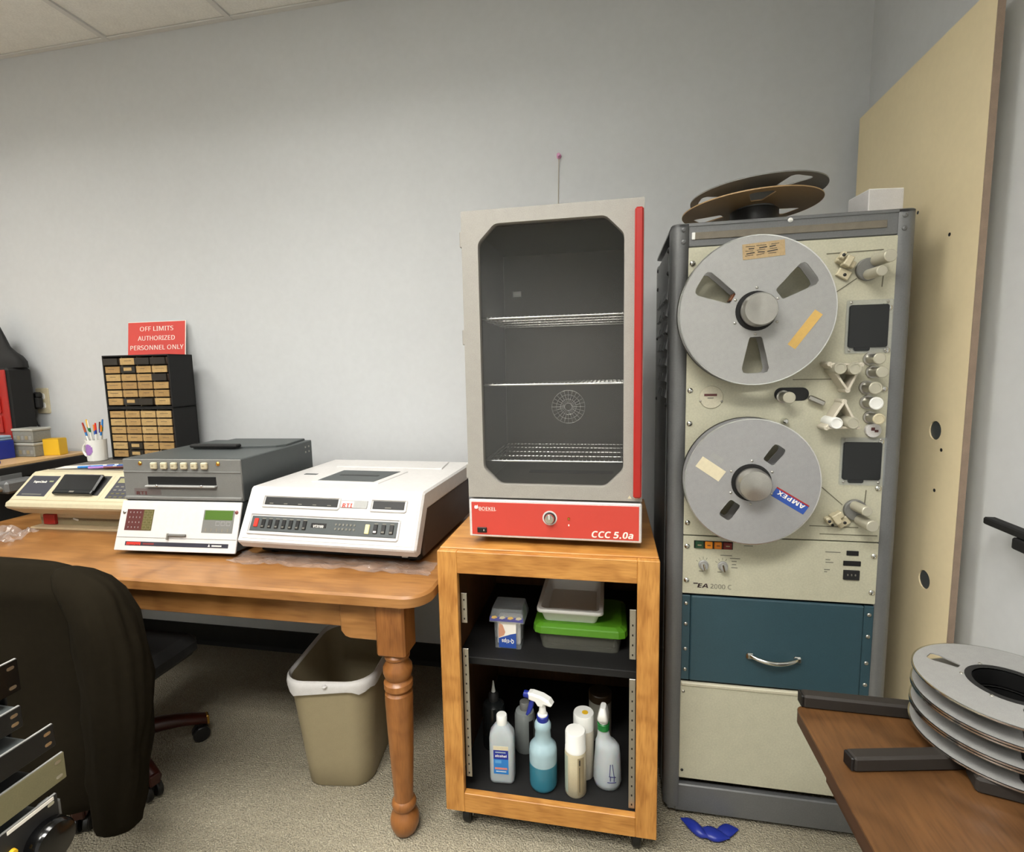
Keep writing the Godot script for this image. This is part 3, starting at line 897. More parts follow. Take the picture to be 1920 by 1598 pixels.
	pbox(r2, "paper_label", M.paper, Vector3(-0.097, 0.033, 0.0265), Vector3(0.068, 0.031, 0.0005), 0.0, Basis(Vector3.BACK, -0.6), "blank cream label")
	pbox(r2, "glue_patch", M.alu, Vector3(-0.082, 0.062, 0.0262), Vector3(0.034, 0.012, 0.0003), 0.0, Basis(Vector3.BACK, -0.6))
	var bl := pbox(r2, "maker_label", M.blue_mid, Vector3(0.090, -0.045, 0.0265), Vector3(0.088, 0.023, 0.0005), 0.0, Basis(Vector3.BACK, -0.55), "blue label with red edge")
	pbox(bl, "label_edge", M.red_bar, Vector3(0.0969, -0.0337, 0.0266), Vector3(0.088, 0.0035, 0.0006), 0.0, Basis(Vector3.BACK, -0.55))
	text(bl, "AMPEX", M.print_white, Vector3(0.093, -0.041, 0.0268), 0.0105, 0.072, Basis(Vector3.BACK, -0.55 + PI), true)

# ---------------------------------------------------------------- incubator
func incubator() -> void:
	var cx := -0.1482
	var zf := 0.1035
	var yb := 0.8346
	var t := thing("incubator", "grey and red laboratory incubator with glass door on the oak cabinet", "incubator", Vector3(cx, yb, zf))
	var W := 0.458
	var D := 0.42
	var H := 0.878
	var y0 := 0.02
	var yp := 0.1245 # top of the control panel
	for sx in [-1.0, 1.0]:
		for z in [-0.07, -D + 0.05]:
			pcyl(t, "foot", M.black, Vector3(sx * 0.195, 0, z), Vector3(sx * 0.195, 0.021, z), 0.010, 0.012, 14)
	# chamber shell
	var st := bg()
	var zc := -0.026
	var dc := D + zc
	for s in [-1.0, 1.0]:
		box(st, Vector3(s * (W / 2 - 0.0125), (yp + H) / 2, zc - dc / 2), Vector3(0.021, H - yp, dc), 0.002)
	box(st, Vector3(0, H - 0.015, zc - dc / 2), Vector3(W - 0.046, 0.028, dc - 0.002))
	box(st, Vector3(0, yp + 0.012, zc - dc / 2), Vector3(W - 0.046, 0.022, dc - 0.002))
	box(st, Vector3(0, (yp + H) / 2, -D + 0.012), Vector3(W - 0.046, H - yp - 0.05, 0.02))
	put(st, "casing", M.oven_grey, t)
	st = bg()
	for s in [-1.0, 1.0]:
		box(st, Vector3(s * (W / 2 - 0.026), (yp + H) / 2, zc - dc / 2 - 0.005), Vector3(0.004, H - yp - 0.055, dc - 0.03))
	box(st, Vector3(0, H - 0.033, zc - dc / 2), Vector3(W - 0.06, 0.004, dc - 0.03))
	box(st, Vector3(0, yp + 0.026, zc - dc / 2), Vector3(W - 0.06, 0.004, dc - 0.03))
	box(st, Vector3(0, (yp + H) / 2, -D + 0.026), Vector3(W - 0.06, H - yp - 0.06, 0.004))
	var ch := put(st, "chamber_lining", M.oven_in, t)
	# fan guard on the back wall
	st = bg()
	var fc := Vector3(0.012, 0.345, -D + 0.031)
	for i in 24:
		var a := TAU * i / 24
		cyl(st, fc + Vector3(cos(a), sin(a), 0) * 0.012, fc + Vector3(cos(a), sin(a), 0) * 0.055, 0.0012, -1.0, 5)
	for r in [0.012, 0.026, 0.04, 0.055]:
		var ring := []
		for i in 33:
			ring.append(fc + Vector3(cos(TAU * i / 32), sin(TAU * i / 32), 0.0) * r)
		tube(st, ring, 0.0013, 5)
	put(st, "fan_guard", M.chrome, ch)
	pbox(ch, "inner_notice", M.white_pl, Vector3(-0.155, 0.72, -D + 0.030), Vector3(0.028, 0.018, 0.001))
	pbox(ch, "floor_vent", M.black, Vector3(0.03, yp + 0.029, -0.25), Vector3(0.26, 0.001, 0.04))
	# three wire shelves
	for y in [0.6105, 0.4315, 0.2215]:
		st = bg()
		var hw := W / 2 - 0.032
		var z0 := -0.055
		var z1 := -D + 0.05
		for z in [z0, lerpf(z0, z1, 0.26), lerpf(z0, z1, 0.5), lerpf(z0, z1, 0.76), z1]:
			cyl(st, Vector3(-hw, y, z), Vector3(hw, y, z), 0.0032 if z == z0 else 0.0024, -1.0, 8)
		for s in [-1.0, 1.0]:
			cyl(st, Vector3(s * hw, y, z0), Vector3(s * hw, y, z1), 0.003, -1.0, 8)
		for i in 34:
			var x := lerpf(-hw, hw, (i + 0.5) / 34.0)
			cyl(st, Vector3(x, y + 0.003, z0), Vector3(x, y + 0.003, z1), 0.0019, -1.0, 6)
		put(st, "wire_shelf", M.chrome, t)
	# door: frame round an eight-cornered window
	var dr := Node3D.new()
	dr.name = "door"
	t.add_child(dr)
	var y1 := yp + 0.006
	var wl := -0.186
	var wr := 0.182
	var wb := 0.166
	var wt := 0.843
	var ch2 := 0.045
	var oct := [Vector2(wl + ch2, wb), Vector2(wr - ch2, wb), Vector2(wr, wb + ch2), Vector2(wr, wt - ch2), Vector2(wr - ch2, wt), Vector2(wl + ch2, wt), Vector2(wl, wt - ch2), Vector2(wl, wb + ch2)]
	var oct2 := []
	for i in 8:
		var p: Vector2 = oct[i]
		var pa: Vector2 = oct[(i + 7) % 8]
		var pc: Vector2 = oct[(i + 1) % 8]
		for k in 4:
			var f := k / 3.0
			var A := p.lerp(pa, 0.16 if (p - pa).length() < 0.08 else 0.012 / (p - pa).length())
			var C := p.lerp(pc, 0.16 if (p - pc).length() < 0.08 else 0.012 / (p - pc).length())
			oct2.append(A.lerp(p, f).lerp(p.lerp(C, f), f))
	st = bg()
	var cpt := Vector2((wl + wr) / 2, (wb + wt) / 2)
	var outer := func(p: Vector2) -> Vector2:
		var d := p - cpt
		var kx: float = ((W / 2 - cpt.x) if d.x > 0 else (-W / 2 - cpt.x)) / d.x if absf(d.x) > 1e-6 else 1e9
		var ky: float = ((H - cpt.y) if d.y > 0 else (y1 - cpt.y)) / d.y if absf(d.y) > 1e-6 else 1e9
		return cpt + d * minf(kx, ky)
	var zb := -0.024
	var n := oct2.size()
	var corners := [Vector2(-W / 2, y1), Vector2(W / 2, y1), Vector2(W / 2, H), Vector2(-W / 2, H)]
	for i in n:
		var a: Vector2 = oct2[i]
		var b: Vector2 = oct2[(i + 1) % n]
		var A: Vector2 = outer.call(a)
		var B: Vector2 = outer.call(b)
		var pts := [a, b, B]
		# a corner of the door between A and B
		for c in corners:
			var d1: Vector2 = c - cpt
			if (a - cpt).cross(d1) > 0 and d1.cross(b - cpt) > 0:
				pts.append(c)
		pts.append(A)
		var f3 := []
		var b3 := []
		for p in pts:
			f3.append(Vector3(p.x, p.y, 0))
			b3.append(Vector3(p.x, p.y, zb))
		face(st, f3, Vector3.BACK)
		face(st, b3, Vector3.FORWARD)
		var e := b - a
		face(st, [Vector3(a.x, a.y, 0), Vector3(b.x, b.y, 0), Vector3(b.x, b.y, zb), Vector3(a.x, a.y, zb)], Vector3(-e.y, e.x, 0), 3)
	for i in 4:
		var a: Vector2 = corners[i]
		var b: Vector2 = corners[(i + 1) % 4]
		var e := b - a
		face(st, [Vector3(a.x, a.y, 0), Vector3(b.x, b.y, 0), Vector3(b.x, b.y, zb), Vector3(a.x, a.y, zb)], Vector3(e.y, -e.x, 0))
	put(st, "door_frame", M.oven_grey, dr)
	pbox(dr, "glass_pane", M.glass, Vector3(cpt.x, cpt.y, -0.014), Vector3(wr - wl + 0.016, wt - wb + 0.016, 0.004))
	st = bg()
	box(st, Vector3(0.2165, 0.4975, 0.009), Vector3(0.02, 0.71, 0.018), 0.004)
	put(st, "door_handle", M.red_bar, dr, "long red door handle")
	for y in [0.81, 0.56, 0.20]:
		pbox(dr, "hinge", M.oven_grey, Vector3(-W / 2 - 0.003, y, -0.02), Vector3(0.008, 0.04, 0.03), 0.002)
	for i in 2:
		pext(dr, "warning_sticker", M.paper, poly([[-0.005, -0.0045], [0.005, -0.0045], [0, 0.0045]]), 0.0, 0.0006, Transform3D(Basis(), Vector3(0.198 + i * 0.016, 0.142, 0)))
	# control panel
	var cp := pbox(t, "control_panel", M.white, Vector3(0, (y0 + yp) / 2, -0.012), Vector3(W, yp - y0, 0.028), 0.003)
	pbox(t, "plinth", M.oven_grey, Vector3(0, (y0 + yp) / 2, -D / 2 - 0.015), Vector3(W - 0.008, yp - y0 - 0.004, D - 0.035), 0.003)
	pbox(cp, "panel_face", M.red_panel, Vector3(0, (y0 + yp) / 2, 0.0022), Vector3(W - 0.014, yp - y0 - 0.014, 0.002), 0.0005)
	var kn := plathe(cp, "thermostat_knob", M.chrome, [[0, 0], [0.0135, 0], [0.013, 0.012], [0.0115, 0.0145], [0, 0.015]], Transform3D(Basis(Vector3.RIGHT, PI / 2), Vector3(-0.008, 0.080, 0.0035)), 28)
	plathe(cp, "dial_ring", M.white, [[0.0145, 0], [0.0195, 0], [0.0195, 0.0015], [0.0145, 0.0015]], Transform3D(Basis(Vector3.RIGHT, PI / 2), Vector3(-0.008, 0.080, 0.003)), 32)
	plathe(cp, "dial_skirt", M.dark, [[0, 0], [0.0160, 0], [0.0150, 0.006], [0, 0.006]], Transform3D(Basis(Vector3.RIGHT, PI / 2), Vector3(-0.008, 0.080, 0.0032)), 28)
	pbox(kn, "dial_pointer", M.print_white, Vector3(-0.008, 0.086, 0.019), Vector3(0.0022, 0.012, 0.001))
	pcyl(cp, "indicator_lamp", M.brass, Vector3(0.042, 0.080, 0.003), Vector3(0.042, 0.080, 0.006), 0.004, 0.003, 14)
	pbox(cp, "fine_print", M.print_white, Vector3(0.042, 0.062, 0.0034), Vector3(0.003, 0.005, 0.0006))
	var sw := pbox(cp, "power_switch", M.black, Vector3(-0.1935, 0.0405, 0.004), Vector3(0.026, 0.014, 0.006), 0.001)
	pbox(sw, "rocker_mark", M.print_white, Vector3(-0.188, 0.0405, 0.0072), Vector3(0.0014, 0.005, 0.0004))
	text(cp, "BOEKEL", M.print_white, Vector3(-0.178, 0.0995, 0.0035), 0.0092, 0.048)
	pbox(cp, "fine_print", mat(Color(0.84, 0.45, 0.40), 0.5), Vector3(-0.178, 0.0935, 0.0034), Vector3(0.044, 0.0022, 0.0006))
	pext(cp, "flame_mark", M.print_white, poly([[-0.004, -0.005], [0.003, -0.005], [0.0055, -0.001], [0.003, 0.006], [0.001, 0.003], [-0.004, 0.004], [-0.0055, -0.001]]), 0.003, 0.0042, Transform3D(Basis(), Vector3(-0.2085, 0.104, 0)))
	text(cp, "CCC 5.0a", M.print_white, Vector3(0.155, 0.040, 0.0035), 0.0172, 0.106, Basis(Vector3(1, 0, 0), Vector3(0.18, 1, 0), Vector3(0, 0, 1)), true)

# ---------------------------------------------------------------- oak cabinet under the incubator
func oak_cabinet() -> void:
	var t := thing("oak_cabinet", "open-front oak cabinet on casters holding cleaning supplies", "cabinet", Vector3(-0.166, 0, 0.163))
	var W := 0.576
	var y0 := 0.07
	var y1 := 0.8346
	var D := 0.60
	var sw := 0.054
	for s in [-1.0, 1.0]:
		pbox(t, "stile", M.oak_v, Vector3(s * (W / 2 - sw / 2), (y0 + y1 - 0.004) / 2, -0.010), Vector3(sw, y1 - y0 - 0.004, 0.02), 0.0015)
		pbox(t, "side_panel", M.oak_v, Vector3(s * (W / 2 - 0.010), (y0 + y1) / 2 - 0.004, -D / 2 - 0.0205), Vector3(0.02, y1 - y0 - 0.010, D - 0.041), 0.0015)
	pbox(t, "top_rail", M.oak_h, Vector3(0, 0.8005, -0.010), Vector3(W - 2 * sw, 0.060, 0.02), 0.0015)
	pbox(t, "bottom_rail", M.oak_h, Vector3(0, 0.099, -0.010), Vector3(W - 2 * sw, 0.058, 0.02), 0.0015)
	pbox(t, "top_board", M.oak_top, Vector3(0, 0.823, -D / 2 - 0.010), Vector3(W - 0.002, 0.022, D - 0.021), 0.002)
	pbox(t, "back_panel", M.walnut, Vector3(0, 0.46, -D + 0.012), Vector3(W - 0.044, 0.70, 0.012))  # darker wood than the oak: shade of the interior put into the colour
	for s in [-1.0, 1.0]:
		pbox(t, "shaded_lining", M.walnut, Vector3(s * (W / 2 - 0.0225), 0.46, -D / 2 - 0.012), Vector3(0.004, 0.68, D - 0.035))  # same dark wood, the cabinet's inner shade painted into its tone
	pbox(t, "floor_board", M.black_soft, Vector3(0, 0.104, -D / 2 - 0.010), Vector3(W - 0.048, 0.018, D - 0.030), 0.001)
	pbox(t, "shelf", M.black_soft, Vector3(0, 0.480, -D / 2 - 0.030), Vector3(W - 0.050, 0.022, D - 0.09), 0.002)
	# slotted standards just behind the stiles
	for s in [-1.0, 1.0]:
		for seg in ([[0.62, 0.705], [0.16, 0.545]] if s < 0 else [[0.555, 0.69], [0.13, 0.50]]):
			var h: float = seg[1] - seg[0]
			var sp := pbox(t, "shelf_standard", M.steel, Vector3(s * (W / 2 - sw - 0.0015 - 0.008), (seg[0] + seg[1]) / 2, -0.026), Vector3(0.016, h, 0.003), 0.0005)
			var k := int(h / 0.027)
			for i in k:
				pbox(sp, "slot", M.black, Vector3(s * (W / 2 - sw - 0.0095), seg[0] + 0.012 + i * 0.027, -0.0243), Vector3(0.0036, 0.0050, 0.0008))
	for s in [-1.0, 1.0]:
		for z in [-0.05, -D + 0.06]:
			var x: float = s * (W / 2 - 0.05)
			var c := pcyl(t, "caster", M.black, Vector3(x - 0.012, 0.027, z), Vector3(x + 0.012, 0.027, z), 0.026, -1.0, 20, 0.004)
			var st := bg()
			box(st, Vector3(x, 0.066, z), Vector3(0.045, 0.006, 0.045), 0.001)
			box(st, Vector3(x - 0.016, 0.045, z), Vector3(0.003, 0.042, 0.024), 0.001)
			box(st, Vector3(x + 0.016, 0.045, z), Vector3(0.003, 0.042, 0.024), 0.001)
			put(st, "caster_fork", M.steel, c)
	plathe(t, "leveller_tip", M.white_pl, [[0, 0], [0.006, 0.001], [0.008, 0.006], [0.006, 0.011], [0, 0.012]], Transform3D(Basis(), Vector3(-0.272, 0.0585, -0.014)), 16)

# ---------------------------------------------------------------- tables, bench, board
func side_xf(at := Vector3.ZERO) -> Transform3D:
	# an outline drawn in (z, y), pushed along x
	return Transform3D(Basis(Vector3(0, 0, 1), Vector3(0, 1, 0), Vector3(1, 0, 0)), at)

func flat_xf(at := Vector3.ZERO) -> Transform3D:
	# an outline drawn in (x, z), pushed upward along y
	return Transform3D(Basis(Vector3(1, 0, 0), Vector3(0, 0, 1), Vector3(0, 1, 0)), at)

func work_table() -> void:
	var x0 := -2.44
	var x1 := -0.462
	var z0 := -0.60
	var z1 := 0.247
	var t := thing("work_table", "honey-coloured wooden table with turned legs carrying the tape machines", "table", Vector3((x0 + x1) / 2, 0, (z0 + z1) / 2))
	var w := x1 - x0
	var d := z1 - z0
	pext(t, "table_top", M.pine, rrect(w, d, 0.07, 8), TABLE_Y - 0.030, TABLE_Y, flat_xf(), 0.006, true)
	pbox(t, "apron", M.pine, Vector3(0, 0.658, d / 2 - 0.062), Vector3(w - 0.22, 0.09, 0.02), 0.002)
	pbox(t, "apron", M.pine, Vector3(0, 0.658, -d / 2 + 0.062), Vector3(w - 0.22, 0.09, 0.02), 0.002)
	for s in [-1.0, 1.0]:
		pbox(t, "apron", M.pine, Vector3(s * (w / 2 - 0.112), 0.658, 0), Vector3(0.02, 0.09, d - 0.2), 0.002)
	# bracket on the front apron beside the leg
	for s in [-1.0, 1.0]:
		var pl := poly([[0, 0.70], [0, 0.585], [-0.085, 0.585], [-0.10, 0.59], [-0.112, 0.605], [-0.112, 0.70]])
		if s < 0:
			for i in pl.size():
				pl[i].x = -pl[i].x
		pext(t, "apron_bracket", M.pine, pl, 0, 0.024, Transform3D(Basis(), Vector3(s * (w / 2 - 0.150), 0, d / 2 - 0.066)), 0.003)
	for sx in [-1.0, 1.0]:
		for sz in [-1.0, 1.0]:
			var c := Vector3(sx * (w / 2 - 0.112), 0, sz * (d / 2 - 0.068))
			var lg := plathe(t, "leg", M.pine_v, [[0, 0.0], [0.024, 0.0], [0.032, 0.008], [0.040, 0.028], [0.041, 0.045], [0.036, 0.062], [0.027, 0.072], [0.026, 0.078], [0.033, 0.083], [0.035, 0.092], [0.032, 0.101], [0.027, 0.106], [0.0265, 0.115], [0.031, 0.20], [0.036, 0.32], [0.0385, 0.41], [0.0375, 0.428], [0.030, 0.434], [0.031, 0.438], [0.0395, 0.444], [0.0395, 0.460], [0.033, 0.466], [0.031, 0.470], [0.036, 0.476], [0.040, 0.490], [0.0395, 0.504], [0.031, 0.518], [0.0285, 0.526], [0.034, 0.531], [0.035, 0.538], [0.030, 0.545], [0, 0.545]], Transform3D(Basis(), c), 32)
			var st := bg()
			box(st, c + Vector3(0, 0.625, 0), Vector3(0.082, 0.155, 0.082), 0.006)
			put(st, "leg_block", M.pine_v, lg)

func side_bench() -> void:
	var t := thing("work_bench", "higher black-edged workbench with light wood top at the left", "workbench", Vector3(-3.02, 0, 0.0))
	pbox(t, "bench_top", M.bench, Vector3(0, 0.944, 0.06), Vector3(1.06, 0.012, 1.33), 0.001)
	pbox(t, "top_edge", M.black_soft, Vector3(0, 0.914, 0.06), Vector3(1.08, 0.048, 1.34), 0.002)
	pbox(t, "side_panel", M.black_soft, Vector3(0.50, 0.445, 0.06), Vector3(0.03, 0.89, 1.25), 0.002)
	pbox(t, "side_panel", M.black_soft, Vector3(-0.50, 0.445, 0.06), Vector3(0.03, 0.89, 1.25), 0.002)
	pbox(t, "back_panel", M.black_soft, Vector3(0, 0.445, -0.55), Vector3(0.97, 0.89, 0.02), 0.002)
	pbox(t, "lower_shelf", M.black_soft, Vector3(0, 0.20, 0.06), Vector3(0.96, 0.025, 1.2), 0.002)

func side_table() -> void:
	# small walnut table in the right foreground
	var y := 0.63
	var t := thing("walnut_table", "low walnut-topped folding table in the right foreground", "table", Vector3(0.605, 0, 0.80))
	var pl := rrect(0.482, 0.844, 0.018, 5)
	pext(t, "table_top", M.walnut, pl, y - 0.004, y, flat_xf(), 0.0008, true)
	pext(t, "top_edge", M.walnut_edge, rrect(0.4815, 0.8435, 0.018, 5), y - 0.026, y - 0.004, flat_xf(), 0.0, true)
	for s in [-1.0, 1.0]:
		pbox(t, "apron", M.walnut_edge, Vector3(s * 0.205, y - 0.056, 0.02), Vector3(0.022, 0.058, 0.70), 0.004)
		pbox(t, "cross_rail", M.walnut_edge, Vector3(0, y - 0.05, s * 0.33), Vector3(0.39, 0.046, 0.022), 0.003)
	for z in [-0.30, 0.30]:
		for s in [-1.0, 1.0]:
			var a := Vector3(s * 0.19, 0.60, z + s * 0.012)
			var b := Vector3(-s * 0.19, 0.0, z + s * 0.012)
			var d := b - a
			var st := bg()
			box(st, (a + b) / 2 + Vector3(0, 0.012, 0), Vector3(0.036, d.length() - 0.02, 0.02), 0.003, Basis(Vector3.BACK, atan2(d.y, d.x) + PI / 2))
			put(st, "leg", M.walnut_edge, t)
	# black bars lying on it
	var b1 := thing("black_bar", "square black bar along the back edge of the walnut table", "bar", Vector3(0.55, y, 0.378), -0.02)
	pbox(b1, "bar_body", M.bar, Vector3(0, 0.0135, 0), Vector3(0.345, 0.027, 0.026), 0.004)
	pbox(b1, "bar_cap", M.black, Vector3(-0.1735, 0.0135, 0), Vector3(0.006, 0.024, 0.023), 0.002)
	var b2 := thing("black_bar", "square black bar under the stacked reels, nearer the camera", "bar", Vector3(0.545, y, 0.5075), 0.19)
	pbox(b2, "bar_body", M.bar, Vector3(0, 0.0135, 0), Vector3(0.30, 0.027, 0.026), 0.004)
	pbox(b2, "bar_cap", M.black, Vector3(-0.151, 0.0135, 0), Vector3(0.006, 0.024, 0.023), 0.002)
	var b3 := thing("black_block", "flat black block under the near edge of the stacked reels", "block", Vector3(0.68, y, 0.545), -0.25)
	pbox(b3, "block_body", M.bar, Vector3(0.02, 0.013, 0.02), Vector3(0.25, 0.026, 0.045), 0.004)
	for k in 3:
		var lab: String = ["bottom silver reel of the stack on the walnut table", "middle silver reel of the stack on the walnut table", "top silver reel of the stack on the walnut table, open black hub"][k]
		var r := thing("stacked_reel", lab, "tape reel", Vector3(0.670, y + 0.027 + 0.0165 + k * 0.0346, 0.462), 0.0, "stacked tape reels")
		r.basis = Basis(Vector3.UP, 0.4 + k * 0.9) * Basis(Vector3.RIGHT, -PI / 2)
		var a0 := PI - 0.80 - (0.4 + k * 0.9)
		var ws := []
		for i in 3:
			ws.append(fposmod(a0 + i * TAU / 3.0, TAU))
		ws.sort()
		reel_parts(r, 0.133, 0.030, ws, 0.068, 0.114, 0.016, 0.030, M.alu, 0.055, 0.050)

func leaning_board() -> void:
	var t := thing("tall_board", "tall cream board with round holes standing between the rack and right wall", "board", Vector3(0.809, 0, -0.23))
	# two round holes cut through: built from strips round each hole
	t.rotation.y = 0.0
	var z0 := -0.31
	var z1 := 0.303
	var H := 2.10
	var th := 0.015
	var holes := [Vector2(0.20, 0.745), Vector2(0.20, 1.135)]
	var r := 0.024
	var xf := Transform3D(Basis(Vector3(0, 0, 1), Vector3(0, 1, 0), Vector3(1, 0, 0)), Vector3(-th / 2, 0, 0))
	var st := bg()
	# bands: solid, hole band halves, solid
	var cuts := [0.0, 0.745 - 0.05, 0.745 + 0.05, 1.135 - 0.05, 1.135 + 0.05, H]
	for i in 5:
		var ya: float = cuts[i]
		var yb2: float = cuts[i + 1]
		if i % 2 == 0:
			ext(st, poly([[z0, ya], [z1, ya], [z1, yb2], [z0, yb2]]), 0, th, xf)
		else:
			var h: Vector2 = holes[i / 2]
			var lpl := PackedVector2Array([Vector2(h.x, ya), Vector2(z0, ya), Vector2(z0, yb2), Vector2(h.x, yb2)])
			var rpl := PackedVector2Array([Vector2(h.x, yb2), Vector2(z1, yb2), Vector2(z1, ya), Vector2(h.x, ya)])
			for k in 11:
				var a := PI / 2 + PI * k / 10
				lpl.append(h + Vector2(cos(a), sin(a)) * r)
				a = -PI / 2 + PI * k / 10
				rpl.append(h + Vector2(cos(a), sin(a)) * r)
			ext(st, lpl, 0, th, xf)
			ext(st, rpl, 0, th, xf)
	put(st, "panel", M.board, t)
	for h in holes:
		pcyl(t, "hole_shade", M.grey_dark, Vector3(-th / 2 + 0.003, h.y, h.x), Vector3(th / 2, h.y, h.x), r - 0.0004, -1.0, 20)  # dark disc painted in for the shaded gap behind the open hole
	pbox(t, "raw_edge", M.board_edge, Vector3(0, H / 2, z1 + 0.0012), Vector3(th - 0.001, H - 0.002, 0.0024))
	for q in [[0.20, 1.61], [0.215, 0.985], [0.06, 1.70], [0.23, 1.09]]:
		pcyl(t, "nail_hole", M.dark, Vector3(-th / 2 - 0.0006, q[1], q[0]), Vector3(-th / 2, q[1], q[0]), 0.0045, -1.0, 10)
	# hardware on the right wall
	var b := thing("wall_bracket", "black metal bracket arm on the right wall above the reel stack", "bracket", Vector3(RIGHT_X, 0.95, 0.20))
	var bb := Basis(Vector3.UP, 0.0)
	pbox(b, "arm", M.black_soft, Vector3(-0.045, 0.010, 0.02), Vector3(0.024, 0.016, 0.13), 0.003, bb)
	pbox(b, "lower_arm", M.black_soft, Vector3(-0.043, -0.012, 0.065), Vector3(0.03, 0.024, 0.05), 0.003, bb)
	pbox(b, "mounting_plate", M.black_soft, Vector3(-0.003, -0.005, 0.10), Vector3(0.006, 0.10, 0.05), 0.001)
	pbox(b, "stem", M.black_soft, Vector3(-0.024, 0.0, 0.095), Vector3(0.045, 0.02, 0.03), 0.003)

# ---------------------------------------------------------------- the machines on the table
func white_deck() -> void:
	var t := thing("white_tape_evaluator", "wide white desktop tape machine with sloping front and black button strip", "tape machine", Vector3(-0.836, TABLE_Y, 0.083), -0.025)
	t.scale = Vector3(0.962, 1, 1)
	var hw := 0.305
	var pl := poly([[0, 0.0600], [0.002, 0.0665], [-0.077, 0.2120], [-0.085, 0.2165], [-0.565, 0.2165], [-0.570, 0.2115], [-0.570, 0.160], [-0.10, 0.160], [-0.035, 0.040], [-0.018, 0.040]])
	pext(t, "cover", M.white, pl, -hw, hw, side_xf(), 0.006, false)
	pbox(t, "chassis", M.brown_box, Vector3(0, 0.085, -0.325), Vector3(0.585, 0.146, 0.47), 0.006)
	pbox(t, "foot_rail", M.black_soft, Vector3(0, 0.025, -0.10), Vector3(0.57, 0.034, 0.05), 0.003)
	for s in [-1.0, 1.0]:
		for z in [-0.10, -0.53]:
			pcyl(t, "foot", M.black, Vector3(s * 0.25, 0, z), Vector3(s * 0.25, 0.013, z), 0.014, 0.016, 14)
	pbox(t, "foot_tab", M.white_pl, Vector3(0.235, 0.018, -0.072), Vector3(0.02, 0.006, 0.006), 0.001)
	# raised details on the top
	var y := 0.2165
	pext(t, "hinged_lid", M.white, poly([[-0.20, -0.55], [0.215, -0.55], [0.235, -0.415], [-0.205, -0.415]]), y - 0.002, y + 0.004, flat_xf(), 0.002)
	var rp := pext(t, "raised_panel", M.white, poly([[-0.145, -0.355], [0.125, -0.355], [0.105, -0.165], [-0.145, -0.165]]), y - 0.002, y + 0.003, flat_xf(), 0.002)
	pext(rp, "dark_window", M.grey_dark, poly([[-0.13, -0.345], [0.10, -0.345], [0.08, -0.18], [-0.13, -0.18]]), y, y + 0.0042, flat_xf(), 0.001)
	pbox(rp, "finger_slot", M.dark, Vector3(-0.02, y + 0.0044, -0.265), Vector3(0.15, 0.001, 0.014))
	pbox(t, "side_slot", M.grey_dark, Vector3(-0.225, y + 0.0006, -0.28), Vector3(0.05, 0.0014, 0.014))
	# fascia
	var u := Vector3(0, 0.1455, -0.079).normalized()
	var n := Vector3(0, 0.079, 0.1455).normalized()
	var fp := pbox(t, "fascia", M.white, Vector3(0, 0.083, 0.0), Vector3(0.585, 0.150, 0.002), 0.0008)
	fp.transform = Transform3D(Basis(Vector3.RIGHT, u, n), Vector3(0, 0.0665, 0.002))
	for q in [[-0.110, 0.1258, 0.275, 0.034], [0.195, 0.1258, 0.118, 0.034], [-0.018, 0.0544, 0.520, 0.060]]:
		var st := bg()
		var w: float = q[2]
		var h: float = q[3]
		box(st, Vector3(q[0], q[1] + h / 2, 0.002), Vector3(w, 0.005, 0.006), 0.0015)
		box(st, Vector3(q[0], q[1] - h / 2, 0.002), Vector3(w, 0.007, 0.007), 0.002)
		box(st, Vector3(q[0] - w / 2, q[1], 0.002), Vector3(0.005, h, 0.006), 0.0015)
		box(st, Vector3(q[0] + w / 2, q[1], 0.002), Vector3(0.005, h, 0.006), 0.0015)
		put(st, "bezel", M.white, fp)
	pbox(fp, "display_window", M.dark, Vector3(-0.110, 0.1266, 0.001), Vector3(0.262, 0.024, 0.004), 0.0008)
	pbox(fp, "display_window", M.dark, Vector3(0.195, 0.1266, 0.001), Vector3(0.105, 0.024, 0.004), 0.0008)
	for i in 5:
		pbox(fp, "legend", M.print_grey, Vector3(-0.215 + i * 0.052, 0.1186, 0.0034), Vector3(0.013, 0.0028, 0.0006))
	pbox(fp, "legend", M.print_grey, Vector3(0.195, 0.1186, 0.0034), Vector3(0.02, 0.0028, 0.0006))
	pbox(fp, "badge", M.alu, Vector3(0.078, 0.1258, 0.001), Vector3(0.092, 0.024, 0.004), 0.0008)
	pbox(fp, "badge_field", M.print_white, Vector3(0.056, 0.1258, 0.0024), Vector3(0.042, 0.018, 0.002))
	text(fp, "RTI", M.red, Vector3(0.056, 0.1209, 0.0042), 0.0125, 0.034, Basis(), true)
	pbox(fp, "button_strip", M.grey_dark, Vector3(-0.018, 0.0544, 0.0012), Vector3(0.508, 0.046, 0.004), 0.0008)
	pbox(fp, "record_button", M.red, Vector3(-0.252, 0.0565, 0.004), Vector3(0.014, 0.026, 0.006), 0.0015)
	for i in 7:
		var x := -0.226 + i * 0.0248
		pbox(fp, "push_button", M.black, Vector3(x, 0.0544, 0.0038), Vector3(0.0135, 0.027, 0.005), 0.0012)
		pbox(fp, "legend", M.print_grey, Vector3(x, 0.0701, 0.0034), Vector3(0.013, 0.003, 0.0006))
		pbox(fp, "legend", M.print_grey, Vector3(x, 0.0459, 0.0066), Vector3(0.007, 0.004, 0.0006))
	pbox(fp, "type_plate", M.black, Vector3(-0.028, 0.0565, 0.0034), Vector3(0.0527, 0.014, 0.002), 0.0005)
	text(fp, "VT3100", M.print_white, Vector3(-0.028, 0.0536, 0.0042), 0.0074, 0.036, Basis(), true)
